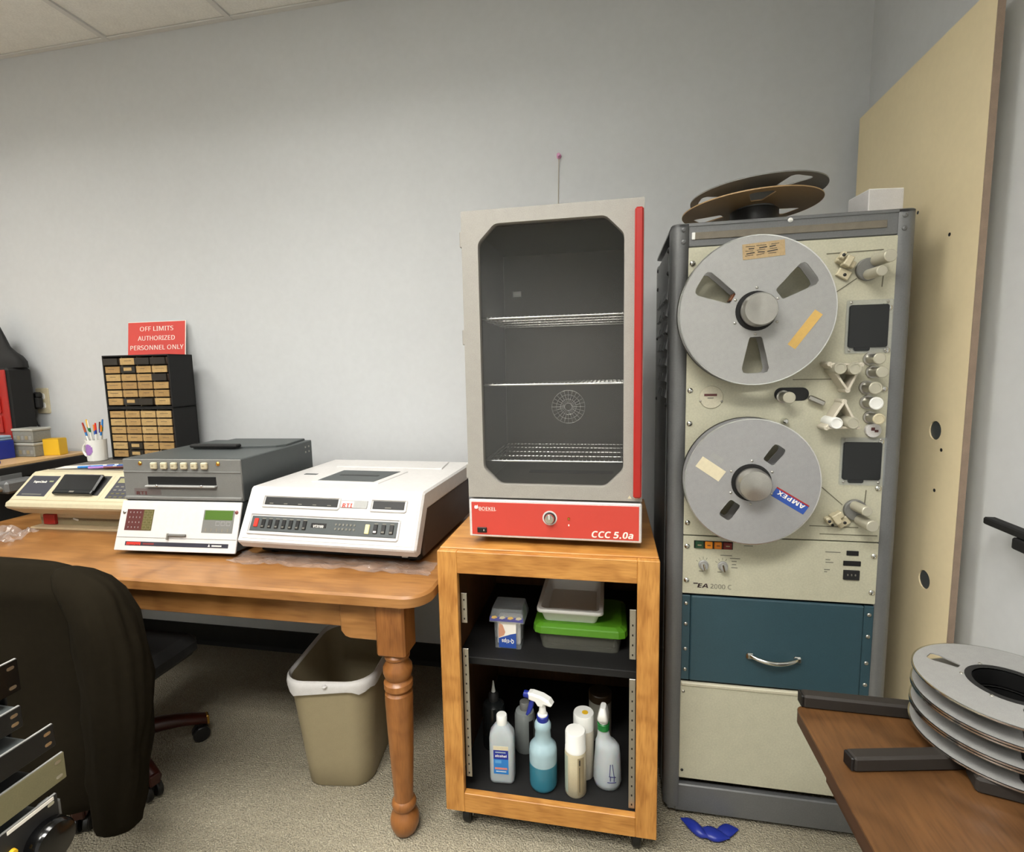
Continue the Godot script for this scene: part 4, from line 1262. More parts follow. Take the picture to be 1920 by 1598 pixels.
	for i in 6:
		for j in 2:
			pcyl(fp, "indicator", M.print_grey, Vector3(0.032 + i * 0.0126, 0.062 - j * 0.013, 0.003), Vector3(0.032 + i * 0.0126, 0.062 - j * 0.013, 0.005), 0.0034, -1.0, 8)
	pbox(fp, "lit_button", mat(Color(0.90, 0.86, 0.62), 0.4), Vector3(0.139, 0.0527, 0.004), Vector3(0.014, 0.028, 0.006), 0.0015)
	for i in 3:
		var x := 0.166 + i * 0.0265
		pbox(fp, "push_button", M.black, Vector3(x, 0.0544, 0.0038), Vector3(0.0135, 0.027, 0.005), 0.0012)
		pbox(fp, "legend", M.print_grey, Vector3(x, 0.0701, 0.0034), Vector3(0.012, 0.003, 0.0006))
		pbox(fp, "legend", M.print_white if i == 0 else M.print_grey, Vector3(x, 0.0459, 0.0066), Vector3(0.009, 0.005, 0.0006))

func grey_deck() -> void:
	var t := thing("grey_tape_evaluator", "boxy grey desktop tape machine with white keypad front panel", "tape machine", Vector3(-1.372, TABLE_Y, 0.01), 0.05)
	t.scale = Vector3(0.945, 1, 1)
	var hw := 0.225
	pext(t, "housing", M.grey_dark, poly([[0, 0.165], [0, 0.3065], [-0.43, 0.3065], [-0.43, 0.02], [-0.03, 0.02], [-0.03, 0.165]]), -hw, hw, side_xf(), 0.003)
	var fp := pext(t, "upper_front", M.grey_paint, rrect(0.45, 0.138, 0.002, 1, Vector2(0, 0.236)), 0.0, 0.006, Transform3D(), 0.0015)
	pbox(fp, "front_rib", M.grey_paint, Vector3(0, 0.263, 0.006), Vector3(0.448, 0.004, 0.004), 0.001)
	pbox(fp, "front_rib", M.grey_paint, Vector3(0, 0.176, 0.008), Vector3(0.448, 0.012, 0.010), 0.003)
	for i in 6:
		var x := -0.098 + i * 0.0385
		var b := pbox(fp, "key", M.ivory, Vector3(x, 0.2845, 0.011), Vector3(0.022, 0.022, 0.012), 0.003)
		pbox(b, "key_print", M.tan, Vector3(x, 0.2845, 0.0172), Vector3(0.009, 0.005, 0.0004))
	screw(fp, Vector3(-0.155, 0.291, 0.006), M.brass, 0.007)
	screw(fp, Vector3(0.143, 0.291, 0.006), M.brass, 0.007)
	pbox(fp, "tape_slot", M.black, Vector3(0.0, 0.232, 0.0055), Vector3(0.262, 0.032, 0.003), 0.001)
	var sl := pbox(fp, "slot_lip", M.alu, Vector3(0.0, 0.217, 0.012), Vector3(0.268, 0.006, 0.016), 0.002)
	for s in [-1.0, 1.0]:
		screw(sl, Vector3(s * 0.085, 0.220, 0.02), M.chrome, 0.004)
	pbox(fp, "badge", mat(Color(0.40, 0.37, 0.36), 0.5), Vector3(-0.136, 0.197, 0.0062), Vector3(0.104, 0.022, 0.001))
	text(fp, "RTI", M.maroon, Vector3(-0.160, 0.1915, 0.0068), 0.011, 0.042, Basis(), true)
	# lid plate on top
	pext(t, "lid_plate", M.grey_dark, poly([[-0.12, -0.42], [0.20, -0.42], [0.215, -0.27], [0.19, -0.24], [-0.02, -0.20], [-0.13, -0.20]]), 0.3065, 0.3145, flat_xf(), 0.002)
	pbox(t, "lid_handle", M.black_soft, Vector3(-0.03, 0.319, -0.195), Vector3(0.20, 0.012, 0.03), 0.004)
	for i in 4:
		screw(t, Vector3(hw, 0.285 - i % 2 * 0.02, -0.38 - (i / 2) * 0.025), M.steel, 0.004, Basis(Vector3.UP, PI / 2))
	# sloping white panel
	var a := Vector3(0, 0.016, 0.066)
	var b2 := Vector3(0, 0.167, 0.013)
	var u := (b2 - a).normalized()
	var n := Vector3.RIGHT.cross(u)
	var L := (b2 - a).length()
	pext(t, "lower_body", M.grey_dark, poly([[-0.03, 0.166], [0.008, 0.166], [0.058, 0.018], [0.0, 0.014], [-0.03, 0.014]]), -hw + 0.004, hw - 0.004, side_xf(), 0.001)
	var wp := pext(t, "keypad_panel", M.white, rrect(0.456, L, 0.003, 2, Vector2(0, L / 2)), -0.003, 0.002, Transform3D(), 0.001)
	wp.transform = Transform3D(Basis(Vector3.RIGHT, u, n), a)
	pbox(wp, "seam", M.print_grey, Vector3(0, 0.042, 0.002), Vector3(0.45, 0.0014, 0.0012))
	var kp := pbox(wp, "keypad", M.maroon, Vector3(-0.150, 0.098, 0.002), Vector3(0.104, 0.068, 0.002), 0.0005)
	pbox(wp, "keypad_field", M.olive, Vector3(-0.117, 0.098, 0.0028), Vector3(0.038, 0.066, 0.0012))
	for i in 2:
		for j in 4:
			pbox(wp, "key_outline", M.tan, Vector3(-0.126 + i * 0.0175, 0.122 - j * 0.016, 0.0035), Vector3(0.013, 0.0105, 0.0006))
			pbox(wp, "key_face", M.olive, Vector3(-0.126 + i * 0.0175, 0.122 - j * 0.016, 0.0038), Vector3(0.0115, 0.009, 0.0006))
	for i in 4:
		for j in 4:
			pbox(wp, "key_print", M.alu, Vector3(-0.188 + i * 0.013, 0.122 - j * 0.016, 0.0032), Vector3(0.0022, 0.005, 0.0005))
	pbox(wp, "display_panel", M.grey_paint, Vector3(0.150, 0.098, 0.002), Vector3(0.114, 0.072, 0.002), 0.0005)
	pbox(wp, "green_display", M.lcd, Vector3(0.150, 0.118, 0.0028), Vector3(0.104, 0.030, 0.0014), 0.0004)
	for i in 3:
		pbox(wp, "key_outline", M.alu, Vector3(0.150 + i * 0.0195, 0.092, 0.0032), Vector3(0.015, 0.013, 0.0008))
		pbox(wp, "key_face", M.grey_paint, Vector3(0.150 + i * 0.0195, 0.092, 0.0035), Vector3(0.012, 0.010, 0.0008))
	for i in 5:
		pbox(wp, "key_outline", M.tan, Vector3(0.108 + i * 0.0205, 0.071, 0.0032), Vector3(0.0014, 0.010, 0.0006))
	var lt := pbox(wp, "latch", M.grey_paint, Vector3(0.008, 0.052, 0.006), Vector3(0.064, 0.008, 0.010), 0.002)
	pbox(lt, "latch_tab", M.print_grey, Vector3(-0.026, 0.047, 0.008), Vector3(0.006, 0.020, 0.006), 0.001)
	screw(wp, Vector3(-0.212, 0.122, 0.002), M.steel, 0.006)
	screw(wp, Vector3(0.214, 0.128, 0.002), mat(Color(0.5, 0.28, 0.26), 0.4), 0.006)
	pbox(wp, "name_strip", M.navy, Vector3(0.006, 0.0225, 0.002), Vector3(0.388, 0.013, 0.002), 0.0003)
	pbox(wp, "red_field", M.red, Vector3(-0.155, 0.0225, 0.0028), Vector3(0.054, 0.009, 0.0012))
	text(wp, "TapeChek", M.maroon, Vector3(-0.155, 0.0198, 0.0034), 0.0055, 0.048, Basis(), true, 0.0004)
	pbox(wp, "fine_print", mat(Color(0.50, 0.20, 0.19), 0.4), Vector3(-0.098, 0.0225, 0.0030), Vector3(0.042, 0.0050, 0.0006))
	for i in 8:
		pbox(wp, "fine_print", M.print_white, Vector3(0.142 + i * 0.0046, 0.0222, 0.0030), Vector3(0.0036, 0.0046, 0.0006))
	pext(wp, "triangle_mark", M.print_white, poly([[-0.004, -0.003], [0.004, -0.003], [0.0, 0.005]]), 0.0028, 0.0036, Transform3D(Basis(), Vector3(0.130, 0.0222, 0)))

func cream_deck() -> void:
	var t := thing("cream_tape_evaluator", "cream desktop tape machine with black tape door, beside the black workbench", "tape machine", Vector3(-1.925, TABLE_Y, -0.055), 0.03)
	var hw := 0.285
	pext(t, "cover", M.ivory, poly([[0.0, 0.105], [-0.004, 0.118], [-0.016, 0.124], [-0.108, 0.206], [-0.118, 0.2115], [-0.535, 0.2115], [-0.535, 0.09], [-0.10, 0.06], [-0.060, 0.062], [-0.006, 0.096]]), -hw, hw, side_xf(), 0.004)
	pbox(t, "top_plate", mat(Color(0.42, 0.40, 0.37), 0.6, 0.0, tex.grain, 8.0), Vector3(0, 0.212, -0.345), Vector3(0.552, 0.003, 0.37), 0.001)
	pbox(t, "chassis", M.ivory_low, Vector3(0, 0.060, -0.31), Vector3(0.54, 0.075, 0.42), 0.004)
	pbox(t, "skirt", M.tan, Vector3(0, 0.022, -0.30), Vector3(0.53, 0.030, 0.40), 0.002)
	pbox(t, "base_plate", M.ivory_low, Vector3(0, 0.004, -0.27), Vector3(0.53, 0.008, 0.42), 0.001)
	pbox(t, "red_block", M.red_bar, Vector3(-0.212, 0.030, -0.105), Vector3(0.052, 0.040, 0.035), 0.002, Basis(), "red block under the front corner")
	pbox(t, "cable_clip", M.white_pl, Vector3(-0.10, 0.030, -0.098), Vector3(0.025, 0.007, 0.006), 0.002, Basis(Vector3.BACK, -0.3))
	var a := Vector3(0, 0.124, -0.016)
	var b := Vector3(0, 0.206, -0.108)
	var u := (b - a).normalized()
	var n := Vector3.RIGHT.cross(u)
	var L := (b - a).length()
	var fp := pbox(t, "fascia", M.ivory, Vector3(0, L / 2, 0.0), Vector3(0.56, L - 0.004, 0.002), 0.0006)
	fp.transform = Transform3D(Basis(Vector3.RIGHT, u, n), a)
	pbox(fp, "seam", M.ivory_low, Vector3(0, 0.004, 0.001), Vector3(0.56, 0.0016, 0.001))
	for x in [-0.128, 0.095]:
		pbox(fp, "seam", M.ivory_low, Vector3(x, L / 2, 0.001), Vector3(0.0016, L - 0.01, 0.001))
	pbox(fp, "name_panel", M.navy, Vector3(-0.208, L / 2 + 0.004, 0.001), Vector3(0.125, L - 0.03, 0.002), 0.0004)
	text(fp, "TapeChek", M.print_white, Vector3(-0.215, L / 2 + 0.022, 0.0024), 0.0085, 0.060, Basis(), true)
	pbox(fp, "fine_print", mat(Color(0.60, 0.62, 0.46), 0.4), Vector3(-0.166, L / 2 + 0.025, 0.0020), Vector3(0.018, 0.006, 0.0008))
	for i in 12:
		pbox(fp, "fine_print", M.print_grey, Vector3(-0.248 + i * 0.0073, 0.027, 0.0020), Vector3(0.0058, 0.0045, 0.0008))
	pbox(fp, "door_recess", M.dark, Vector3(-0.013, L / 2 + 0.010, 0.001), Vector3(0.19, L - 0.035, 0.003), 0.001)
	var dr := pbox(fp, "tape_door", M.black_gloss, Vector3(-0.022, L / 2 + 0.012, 0.011), Vector3(0.172, L - 0.050, 0.018), 0.005, Basis(Vector3.RIGHT, 0.10))
	pbox(dr, "door_lip", M.smoke, Vector3(-0.022, 0.034, 0.010), Vector3(0.168, 0.018, 0.014), 0.003)
	pbox(dr, "door_mark", M.print_grey, Vector3(-0.022, 0.033, 0.0174), Vector3(0.02, 0.006, 0.0008))
	pbox(fp, "keypad", M.navy, Vector3(0.192, L / 2 + 0.004, 0.001), Vector3(0.148, L - 0.026, 0.002), 0.0004)
	pbox(fp, "display", mat(Color(0.55, 0.54, 0.38), 0.4), Vector3(0.170, L - 0.028, 0.0024), Vector3(0.085, 0.020, 0.001))
	for i in 5:
		for j in 4:
			pbox(fp, "key_print", M.olive if j > 1 else M.print_grey, Vector3(0.138 + i * 0.022, 0.068 - j * 0.015, 0.0024), Vector3(0.013, 0.006, 0.0008))

# ---------------------------------------------------------------- small drawer cabinets, sign, mug, pens
func drawer_cabinet() -> void:
	var rng := RandomNumberGenerator.new()
	rng.seed = 21
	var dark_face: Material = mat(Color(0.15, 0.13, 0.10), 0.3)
	var kraft2: Material = mat(Color(0.69, 0.55, 0.34), 0.75, 0.0, tex.stone, 20.0)
	var kraft3: Material = mat(Color(0.78, 0.65, 0.43), 0.75, 0.0, tex.stone, 20.0)
	for unit in 2:
		var y0: float = [0.0, 0.2265][unit] + TABLE_Y + 0.2135
		var t := thing("drawer_organiser", ["lower black small-parts drawer cabinet with kraft-labelled drawers", "upper black small-parts drawer cabinet under the red sign"][unit], "drawer cabinet", Vector3(-1.985, y0, -0.43), 0.02, "small-parts drawer cabinets")
		var W := 0.33
		var H := 0.226
		var D := 0.128
		var st := bg()
		for s in [-1.0, 1.0]:
			box(st, Vector3(s * (W / 2 - 0.003), H / 2, -D / 2), Vector3(0.006, H, D), 0.001)
			box(st, Vector3(0, H / 2 + s * (H / 2 - 0.003), -D / 2), Vector3(W, 0.006, D), 0.001)
		box(st, Vector3(0, H / 2, -D + 0.003), Vector3(W, H, 0.006), 0.001)
		put(st, "casing", M.black_soft, t)
		var cw := (W - 0.020) / 4.0
		var rh := (H - 0.020) / 6.0
		for c in 3:
			pbox(t, "divider", M.tan, Vector3(-W / 2 + 0.010 + cw * (c + 1), H / 2, -D / 2), Vector3(0.003, H - 0.014, D - 0.02))
		for r in 5:
			pbox(t, "divider", M.black_soft, Vector3(0, 0.010 + rh * (r + 1), -D / 2 - 0.004), Vector3(W - 0.014, 0.002, D - 0.02))
		for r in 6:
			for c in 4:
				var x := -W / 2 + 0.010 + cw * (c + 0.5)
				var y := H - 0.010 - rh * (r + 0.5)
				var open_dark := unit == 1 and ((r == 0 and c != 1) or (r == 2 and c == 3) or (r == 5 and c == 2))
				var half := (unit == 1 and ((r == 1 and c == 1) or (r == 5 and c == 1))) or (unit == 0 and ((r == 4 and c == 1) or (r == 5 and c == 1)))
				var d := pbox(t, "drawer", M.brown_box, Vector3(x, y, -D / 2 + 0.002 + rng.randf_range(0, 0.002)), Vector3(cw - 0.006, rh - 0.005, D - 0.03), 0.001)
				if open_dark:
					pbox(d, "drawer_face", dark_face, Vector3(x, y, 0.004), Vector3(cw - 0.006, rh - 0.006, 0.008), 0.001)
				else:
					pbox(d, "drawer_face", dark_face if half else [M.kraft, kraft2, kraft3][rng.randi_range(0, 2)], Vector3(x, y, -0.001), Vector3(cw - 0.006, rh - 0.006, 0.004), 0.0008)
					if half:
						pbox(d, "label_scrap", kraft3, Vector3(x, y + 0.002, 0.0016), Vector3(cw * 0.5, rh * 0.4, 0.0008))
					else:
						pbox(d, "written_line", M.brown_box, Vector3(x + rng.randf_range(-0.006, 0.006), y + 0.003, 0.0014), Vector3(rng.randf_range(0.02, 0.045), 0.0016, 0.0005))
	# sign
	var s := thing("off_limits_sign", "red plastic sign with white lettering leaning on the wall above the drawer cabinet", "sign", Vector3(-2.03, TABLE_Y + 0.2135 + 0.4527, -0.584))
	s.rotation = Vector3(-0.12, 0.0, 0.0)
	pbox(s, "edge_border", M.print_white, Vector3(0, 0.0785, 0), Vector3(0.308, 0.157, 0.003), 0.0006)
	pbox(s, "plate", mat(Color(0.82, 0.29, 0.26), 0.4), Vector3(-0.001, 0.0780, 0.0016), Vector3(0.304, 0.153, 0.001))
	text(s, "OFF LIMITS", M.print_white, Vector3(0.0, 0.124, 0.0022), 0.0205, 0.178)
	text(s, "AUTHORIZED", M.print_white, Vector3(0.0, 0.081, 0.0022), 0.0205, 0.197)
	text(s, "PERSONNEL ONLY", M.print_white, Vector3(0.0, 0.038, 0.0022), 0.0205, 0.284)

func mug(at: Vector3) -> void:
	var t := thing("mug", "white mug with a purple print holding striped pens", "mug", at)
	plathe(t, "cup", M.white_pl, [[0, 0], [0.033, 0], [0.036, 0.003], [0.038, 0.09], [0.0385, 0.093], [0.0345, 0.093], [0.033, 0.007], [0, 0.007]], Transform3D(), 32)
	var hp := []
	for i in 13:
		var a := PI / 2 + PI * i / 12
		hp.append(Vector3(-0.034 + cos(a) * 0.030, 0.047 + sin(a) * 0.030, 0.006))
	var st := bg()
	tube(st, hp, 0.005, 10)
	put(st, "handle", M.white_pl, t)
	# print wrapped on the cup
	st = bg()
	for k in 8:
		var a0 := PI / 2 - 0.62 + 1.0 * k / 8 + 0.15
		var a1 := PI / 2 - 0.62 + 1.0 * (k + 1) / 8 + 0.15
		var e := absf(k - 3.5) / 4.0
		var hh := 0.024 * sqrt(maxf(1.0 - e * e, 0.05))
		var R := 0.0381
		face(st, [Vector3(cos(a0) * R, 0.052 - hh, sin(a0) * R), Vector3(cos(a1) * R, 0.052 - hh, sin(a1) * R), Vector3(cos(a1) * R, 0.052 + hh, sin(a1) * R), Vector3(cos(a0) * R, 0.052 + hh, sin(a0) * R)], Vector3(cos(a0), 0, sin(a0)))
	put(st, "purple_print", M.purple, t)

func pen(at: Vector3, tip: Vector3, label: String, body: Material, cap: Material, band: Material, r := 0.0042) -> void:
	var t := thing("pen", label, "pen", at, 0.0, "pens on and around the cream machine")
	var d := tip - at
	pcyl(t, "barrel", body, Vector3.ZERO, d * 0.72, r, -1.0, 10)
	pcyl(t, "cap", cap, d * 0.80, d, r * 1.15, r * 0.9, 10, 0.001)
	pcyl(t, "band", band, d * 0.70, d * 0.81, r * 1.08, -1.0, 10)

func desk_things() -> void:
	var yt := TABLE_Y + 0.2135
	var mp := Vector3(-2.195, yt, -0.40)
	mug(mp)
	var rng := RandomNumberGenerator.new()
	rng.seed = 9
	var caps := [M.orange, M.red, M.white_pl, mat(Color(0.70, 0.30, 0.15), 0.4), M.red_bar, M.yellow, M.orange, M.maroon, M.blue_light]
	var names := ["orange-capped", "red-capped", "white-capped", "rust-capped", "dark-red-capped", "yellow-capped", "amber-capped", "maroon-capped", "blue-capped"]
	for i in 9:
		var a := TAU * i / 9.0
		var o := mp + Vector3(cos(a) * 0.011, 0.008, sin(a) * 0.010)
		pen(o, mp + Vector3(cos(a) * 0.045 - 0.008, 0.155 + 0.012 * (i % 3), sin(a) * 0.026), "%s white striped pen standing in the white mug" % names[i], M.white_pl, caps[i], [M.blue_light, M.blue, M.green_cap][i % 3], 0.0036)
	# sheet of paper and loose pens on the cream machine
	var p := thing("paper_sheet", "white paper strip lying on top of the cream machine", "paper", Vector3(-2.085, yt, -0.275), 0.35)
	pbox(p, "sheet", M.print_white, Vector3(0, 0.0008, 0), Vector3(0.22, 0.0016, 0.055), 0.0)
	var lp := [[-2.02, -0.245, 0.35, M.blue_light, M.blue, "bright blue pen lying on the cream machine beside the paper"], [-1.985, -0.262, 0.42, M.blue, M.navy, "dark blue pen lying on the cream machine between the bright blue and purple pens"], [-1.96, -0.235, 0.30, M.purple, M.blue, "purple pen lying on the cream machine"], [-1.93, -0.268, 0.5, M.blue_light, M.white_pl, "light blue white-capped pen lying on the cream machine"], [-1.895, -0.24, 0.25, M.maroon, M.dark, "maroon pen lying on the cream machine nearest the grey machine"], [-1.885, -0.275, 0.55, M.dark, M.maroon, "black pen with maroon cap lying on the cream machine"]]
	for q in lp:
		var d := Vector3(cos(q[2]), 0, -sin(q[2])) * 0.13
		var c := Vector3(q[0], yt + 0.0065, q[1])
		pen(c - d / 2, c + d / 2, q[5], q[3], q[4], M.white_pl, 0.005)
	# crumpled clear plastic sheets
	film_sheet("plastic_sheet", "clear crumpled plastic sheet under the front of the white machine", Vector3(-0.83, TABLE_Y, 0.060), 0.66, 0.088, 4, 0.010)
	film_sheet("plastic_bag", "clear plastic bag with a tape roll at the left end of the table", Vector3(-2.20, TABLE_Y, 0.015), 0.26, 0.14, 8, 0.03)
	var r := thing("tape_roll", "white tape roll inside the clear bag at the left table end", "tape roll", Vector3(-2.235, TABLE_Y + 0.003, 0.02))
	plathe(r, "roll", M.white_pl, [[0.016, -0.012], [0.03, -0.012], [0.03, 0.012], [0.016, 0.012], [0.016, -0.012]], Transform3D(Basis(Vector3.RIGHT, PI / 2) , Vector3(0, 0.031, 0)), 28)
	plathe(r, "core", M.tape_brown, [[0.013, -0.012], [0.016, -0.012], [0.016, 0.012], [0.013, 0.012], [0.013, -0.012]], Transform3D(Basis(Vector3.RIGHT, PI / 2), Vector3(0, 0.031, 0)), 28)

func film_sheet(called: String, label: String, at: Vector3, w: float, d: float, sd: int, amp: float) -> void:
	var t := thing(called, label, "plastic", at)
	var n := noise(9.0, sd, 3)
	var nx := 40
	var nz := 14
	var st := bg()
	var P := func(i: int, j: int) -> Vector3:
		var x := (float(i) / nx - 0.5) * w
		var z := (float(j) / nz - 0.5) * d
		var k := n.get_noise_2d(x, z)
		var edge := n.get_noise_2d(x * 1.3 + 7.0, j * 3.0)
		return Vector3(x + edge * 0.01, 0.001 + absf(k) * amp * 1.6, z + n.get_noise_1d(x * 0.6) * 0.012)
	for i in nx:
		for j in nz:
			face(st, [P.call(i, j), P.call(i + 1, j), P.call(i + 1, j + 1), P.call(i, j + 1)], Vector3.UP)
	put(st, "film", M.film, t)

# ---------------------------------------------------------------- waste bin with its liner
func rr_ring(w: float, d: float, r: float, y: float, n := 6) -> Array:
	var out := []
	for p in rrect(w, d, r, n):
		out.append(Vector3(p.x, y, p.y))
	return out

func waste_bin() -> void:
	var t := thing("waste_bin", "beige plastic waste bin with white liner under the table", "waste bin", Vector3(-0.868, 0, -0.07), 0.13)
	var st := bg()
	var rings := []
	for k in 6:
		var f := k / 5.0
		rings.append(rr_ring(lerpf(0.215, 0.268, f), lerpf(0.285, 0.365, f), lerpf(0.06, 0.07, f), lerpf(0.006, 0.372, f)))
	rings.push_front(rr_ring(0.205, 0.275, 0.056, 0.0))
	loft(st, rings, true, false)
	put(st, "body", M.tan, t)
	st = bg()
	var inr := []
	for k in 4:
		var f := k / 3.0
		inr.append(rr_ring(lerpf(0.207, 0.262, f), lerpf(0.277, 0.359, f), lerpf(0.058, 0.068, f), lerpf(0.01, 0.372, f)))
	loft(st, inr, true, false, true, true)
	put(st, "inner_wall", M.tan, t)
	# liner folded over the rim: an uneven cuff
	st = bg()
	var nz := noise(3.0, 4, 2)
	var cr := []
	var prof := [[-0.004, 0.362], [-0.002, 0.381], [0.003, 0.386], [0.009, 0.380], [0.011, 0.365], [0.0085, 0.345]]
	for q in prof:
		var ring := []
		var base := rr_ring(0.268, 0.365, 0.07, 0.0)
		for i in base.size():
			var p: Vector3 = base[i]
			var a := atan2(p.z, p.x)
			var o := Vector3(p.x, 0, p.z).normalized()
			var wob := nz.get_noise_2d(cos(a) * 1.3, sin(a) * 1.3 + q[1] * 2.0)
			var low := clampf((0.38 - q[1]) / 0.035, 0.0, 1.0)
			ring.append(Vector3(p.x, q[1] + low * wob * 0.022, p.z) + o * (q[0] + wob * 0.004 * low))
		cr.append(ring)
	loft(st, cr, false, false)
	put(st, "liner_cuff", M.white, t, "white liner folded over the rim")
	plathe(t, "liner_knot", M.white, [[0, -0.004], [0.006, -0.002], [0.008, 0.002], [0.004, 0.006], [0, 0.007]], Transform3D(Basis(), Vector3(0.005, 0.374, 0.196)), 12)

# ---------------------------------------------------------------- things in the oak cabinet
func lofted(rows: Array, n := 6) -> Array:
	# rows: [y, width, depth, corner radius]
	var out := []
	for q in rows:
		out.append(rr_ring(q[1], q[2], q[3], q[0], n))
	return out

func wrap_plate(st: SurfaceTool, R: float, a0: float, a1: float, y0: float, y1: float, n := 10) -> void:
	for k in n:
		var b0 := lerpf(a0, a1, float(k) / n)
		var b1 := lerpf(a0, a1, float(k + 1) / n)
		face(st, [Vector3(cos(b0) * R, y0, sin(b0) * R), Vector3(cos(b1) * R, y0, sin(b1) * R), Vector3(cos(b1) * R, y1, sin(b1) * R), Vector3(cos(b0) * R, y1, sin(b0) * R)], Vector3(cos(b0), 0, sin(b0)), 1)

func spray_head(t: Node3D, y: float, turn: float, body: Material, trigger: Material, collar: Material) -> void:
	var h := Node3D.new()
	h.name = "spray_head"
	t.add_child(h)
	h.position = Vector3(0, y, 0)
	h.rotation.y = turn
	plathe(h, "collar", collar, [[0, 0], [0.0165, 0], [0.0168, 0.018], [0.015, 0.020], [0, 0.020]], Transform3D(), 24)
	plathe(h, "stem", body, [[0, 0.020], [0.0145, 0.020], [0.0145, 0.024], [0.011, 0.027], [0.0085, 0.050], [0, 0.050]], Transform3D(), 20)
	var pl := poly([[-0.040, 0.060], [-0.042, 0.080], [-0.030, 0.0825], [0.0, 0.080], [0.022, 0.072], [0.031, 0.060], [0.027, 0.055], [0.010, 0.056], [0.006, 0.047], [-0.012, 0.047], [-0.020, 0.058]])
	pext(h, "shroud", body, pl, -0.012, 0.012, Transform3D(), 0.005)
	pcyl(h, "nozzle", trigger, Vector3(-0.040, 0.070, 0), Vector3(-0.056, 0.0705, 0), 0.0105, -1.0, 8, 0.001)
	pext(h, "trigger", trigger, poly([[-0.034, 0.060], [-0.024, 0.060], [-0.028, 0.040], [-0.036, 0.018], [-0.046, 0.006], [-0.051, 0.009], [-0.044, 0.030], [-0.040, 0.048]]), -0.006, 0.006, Transform3D(), 0.002)

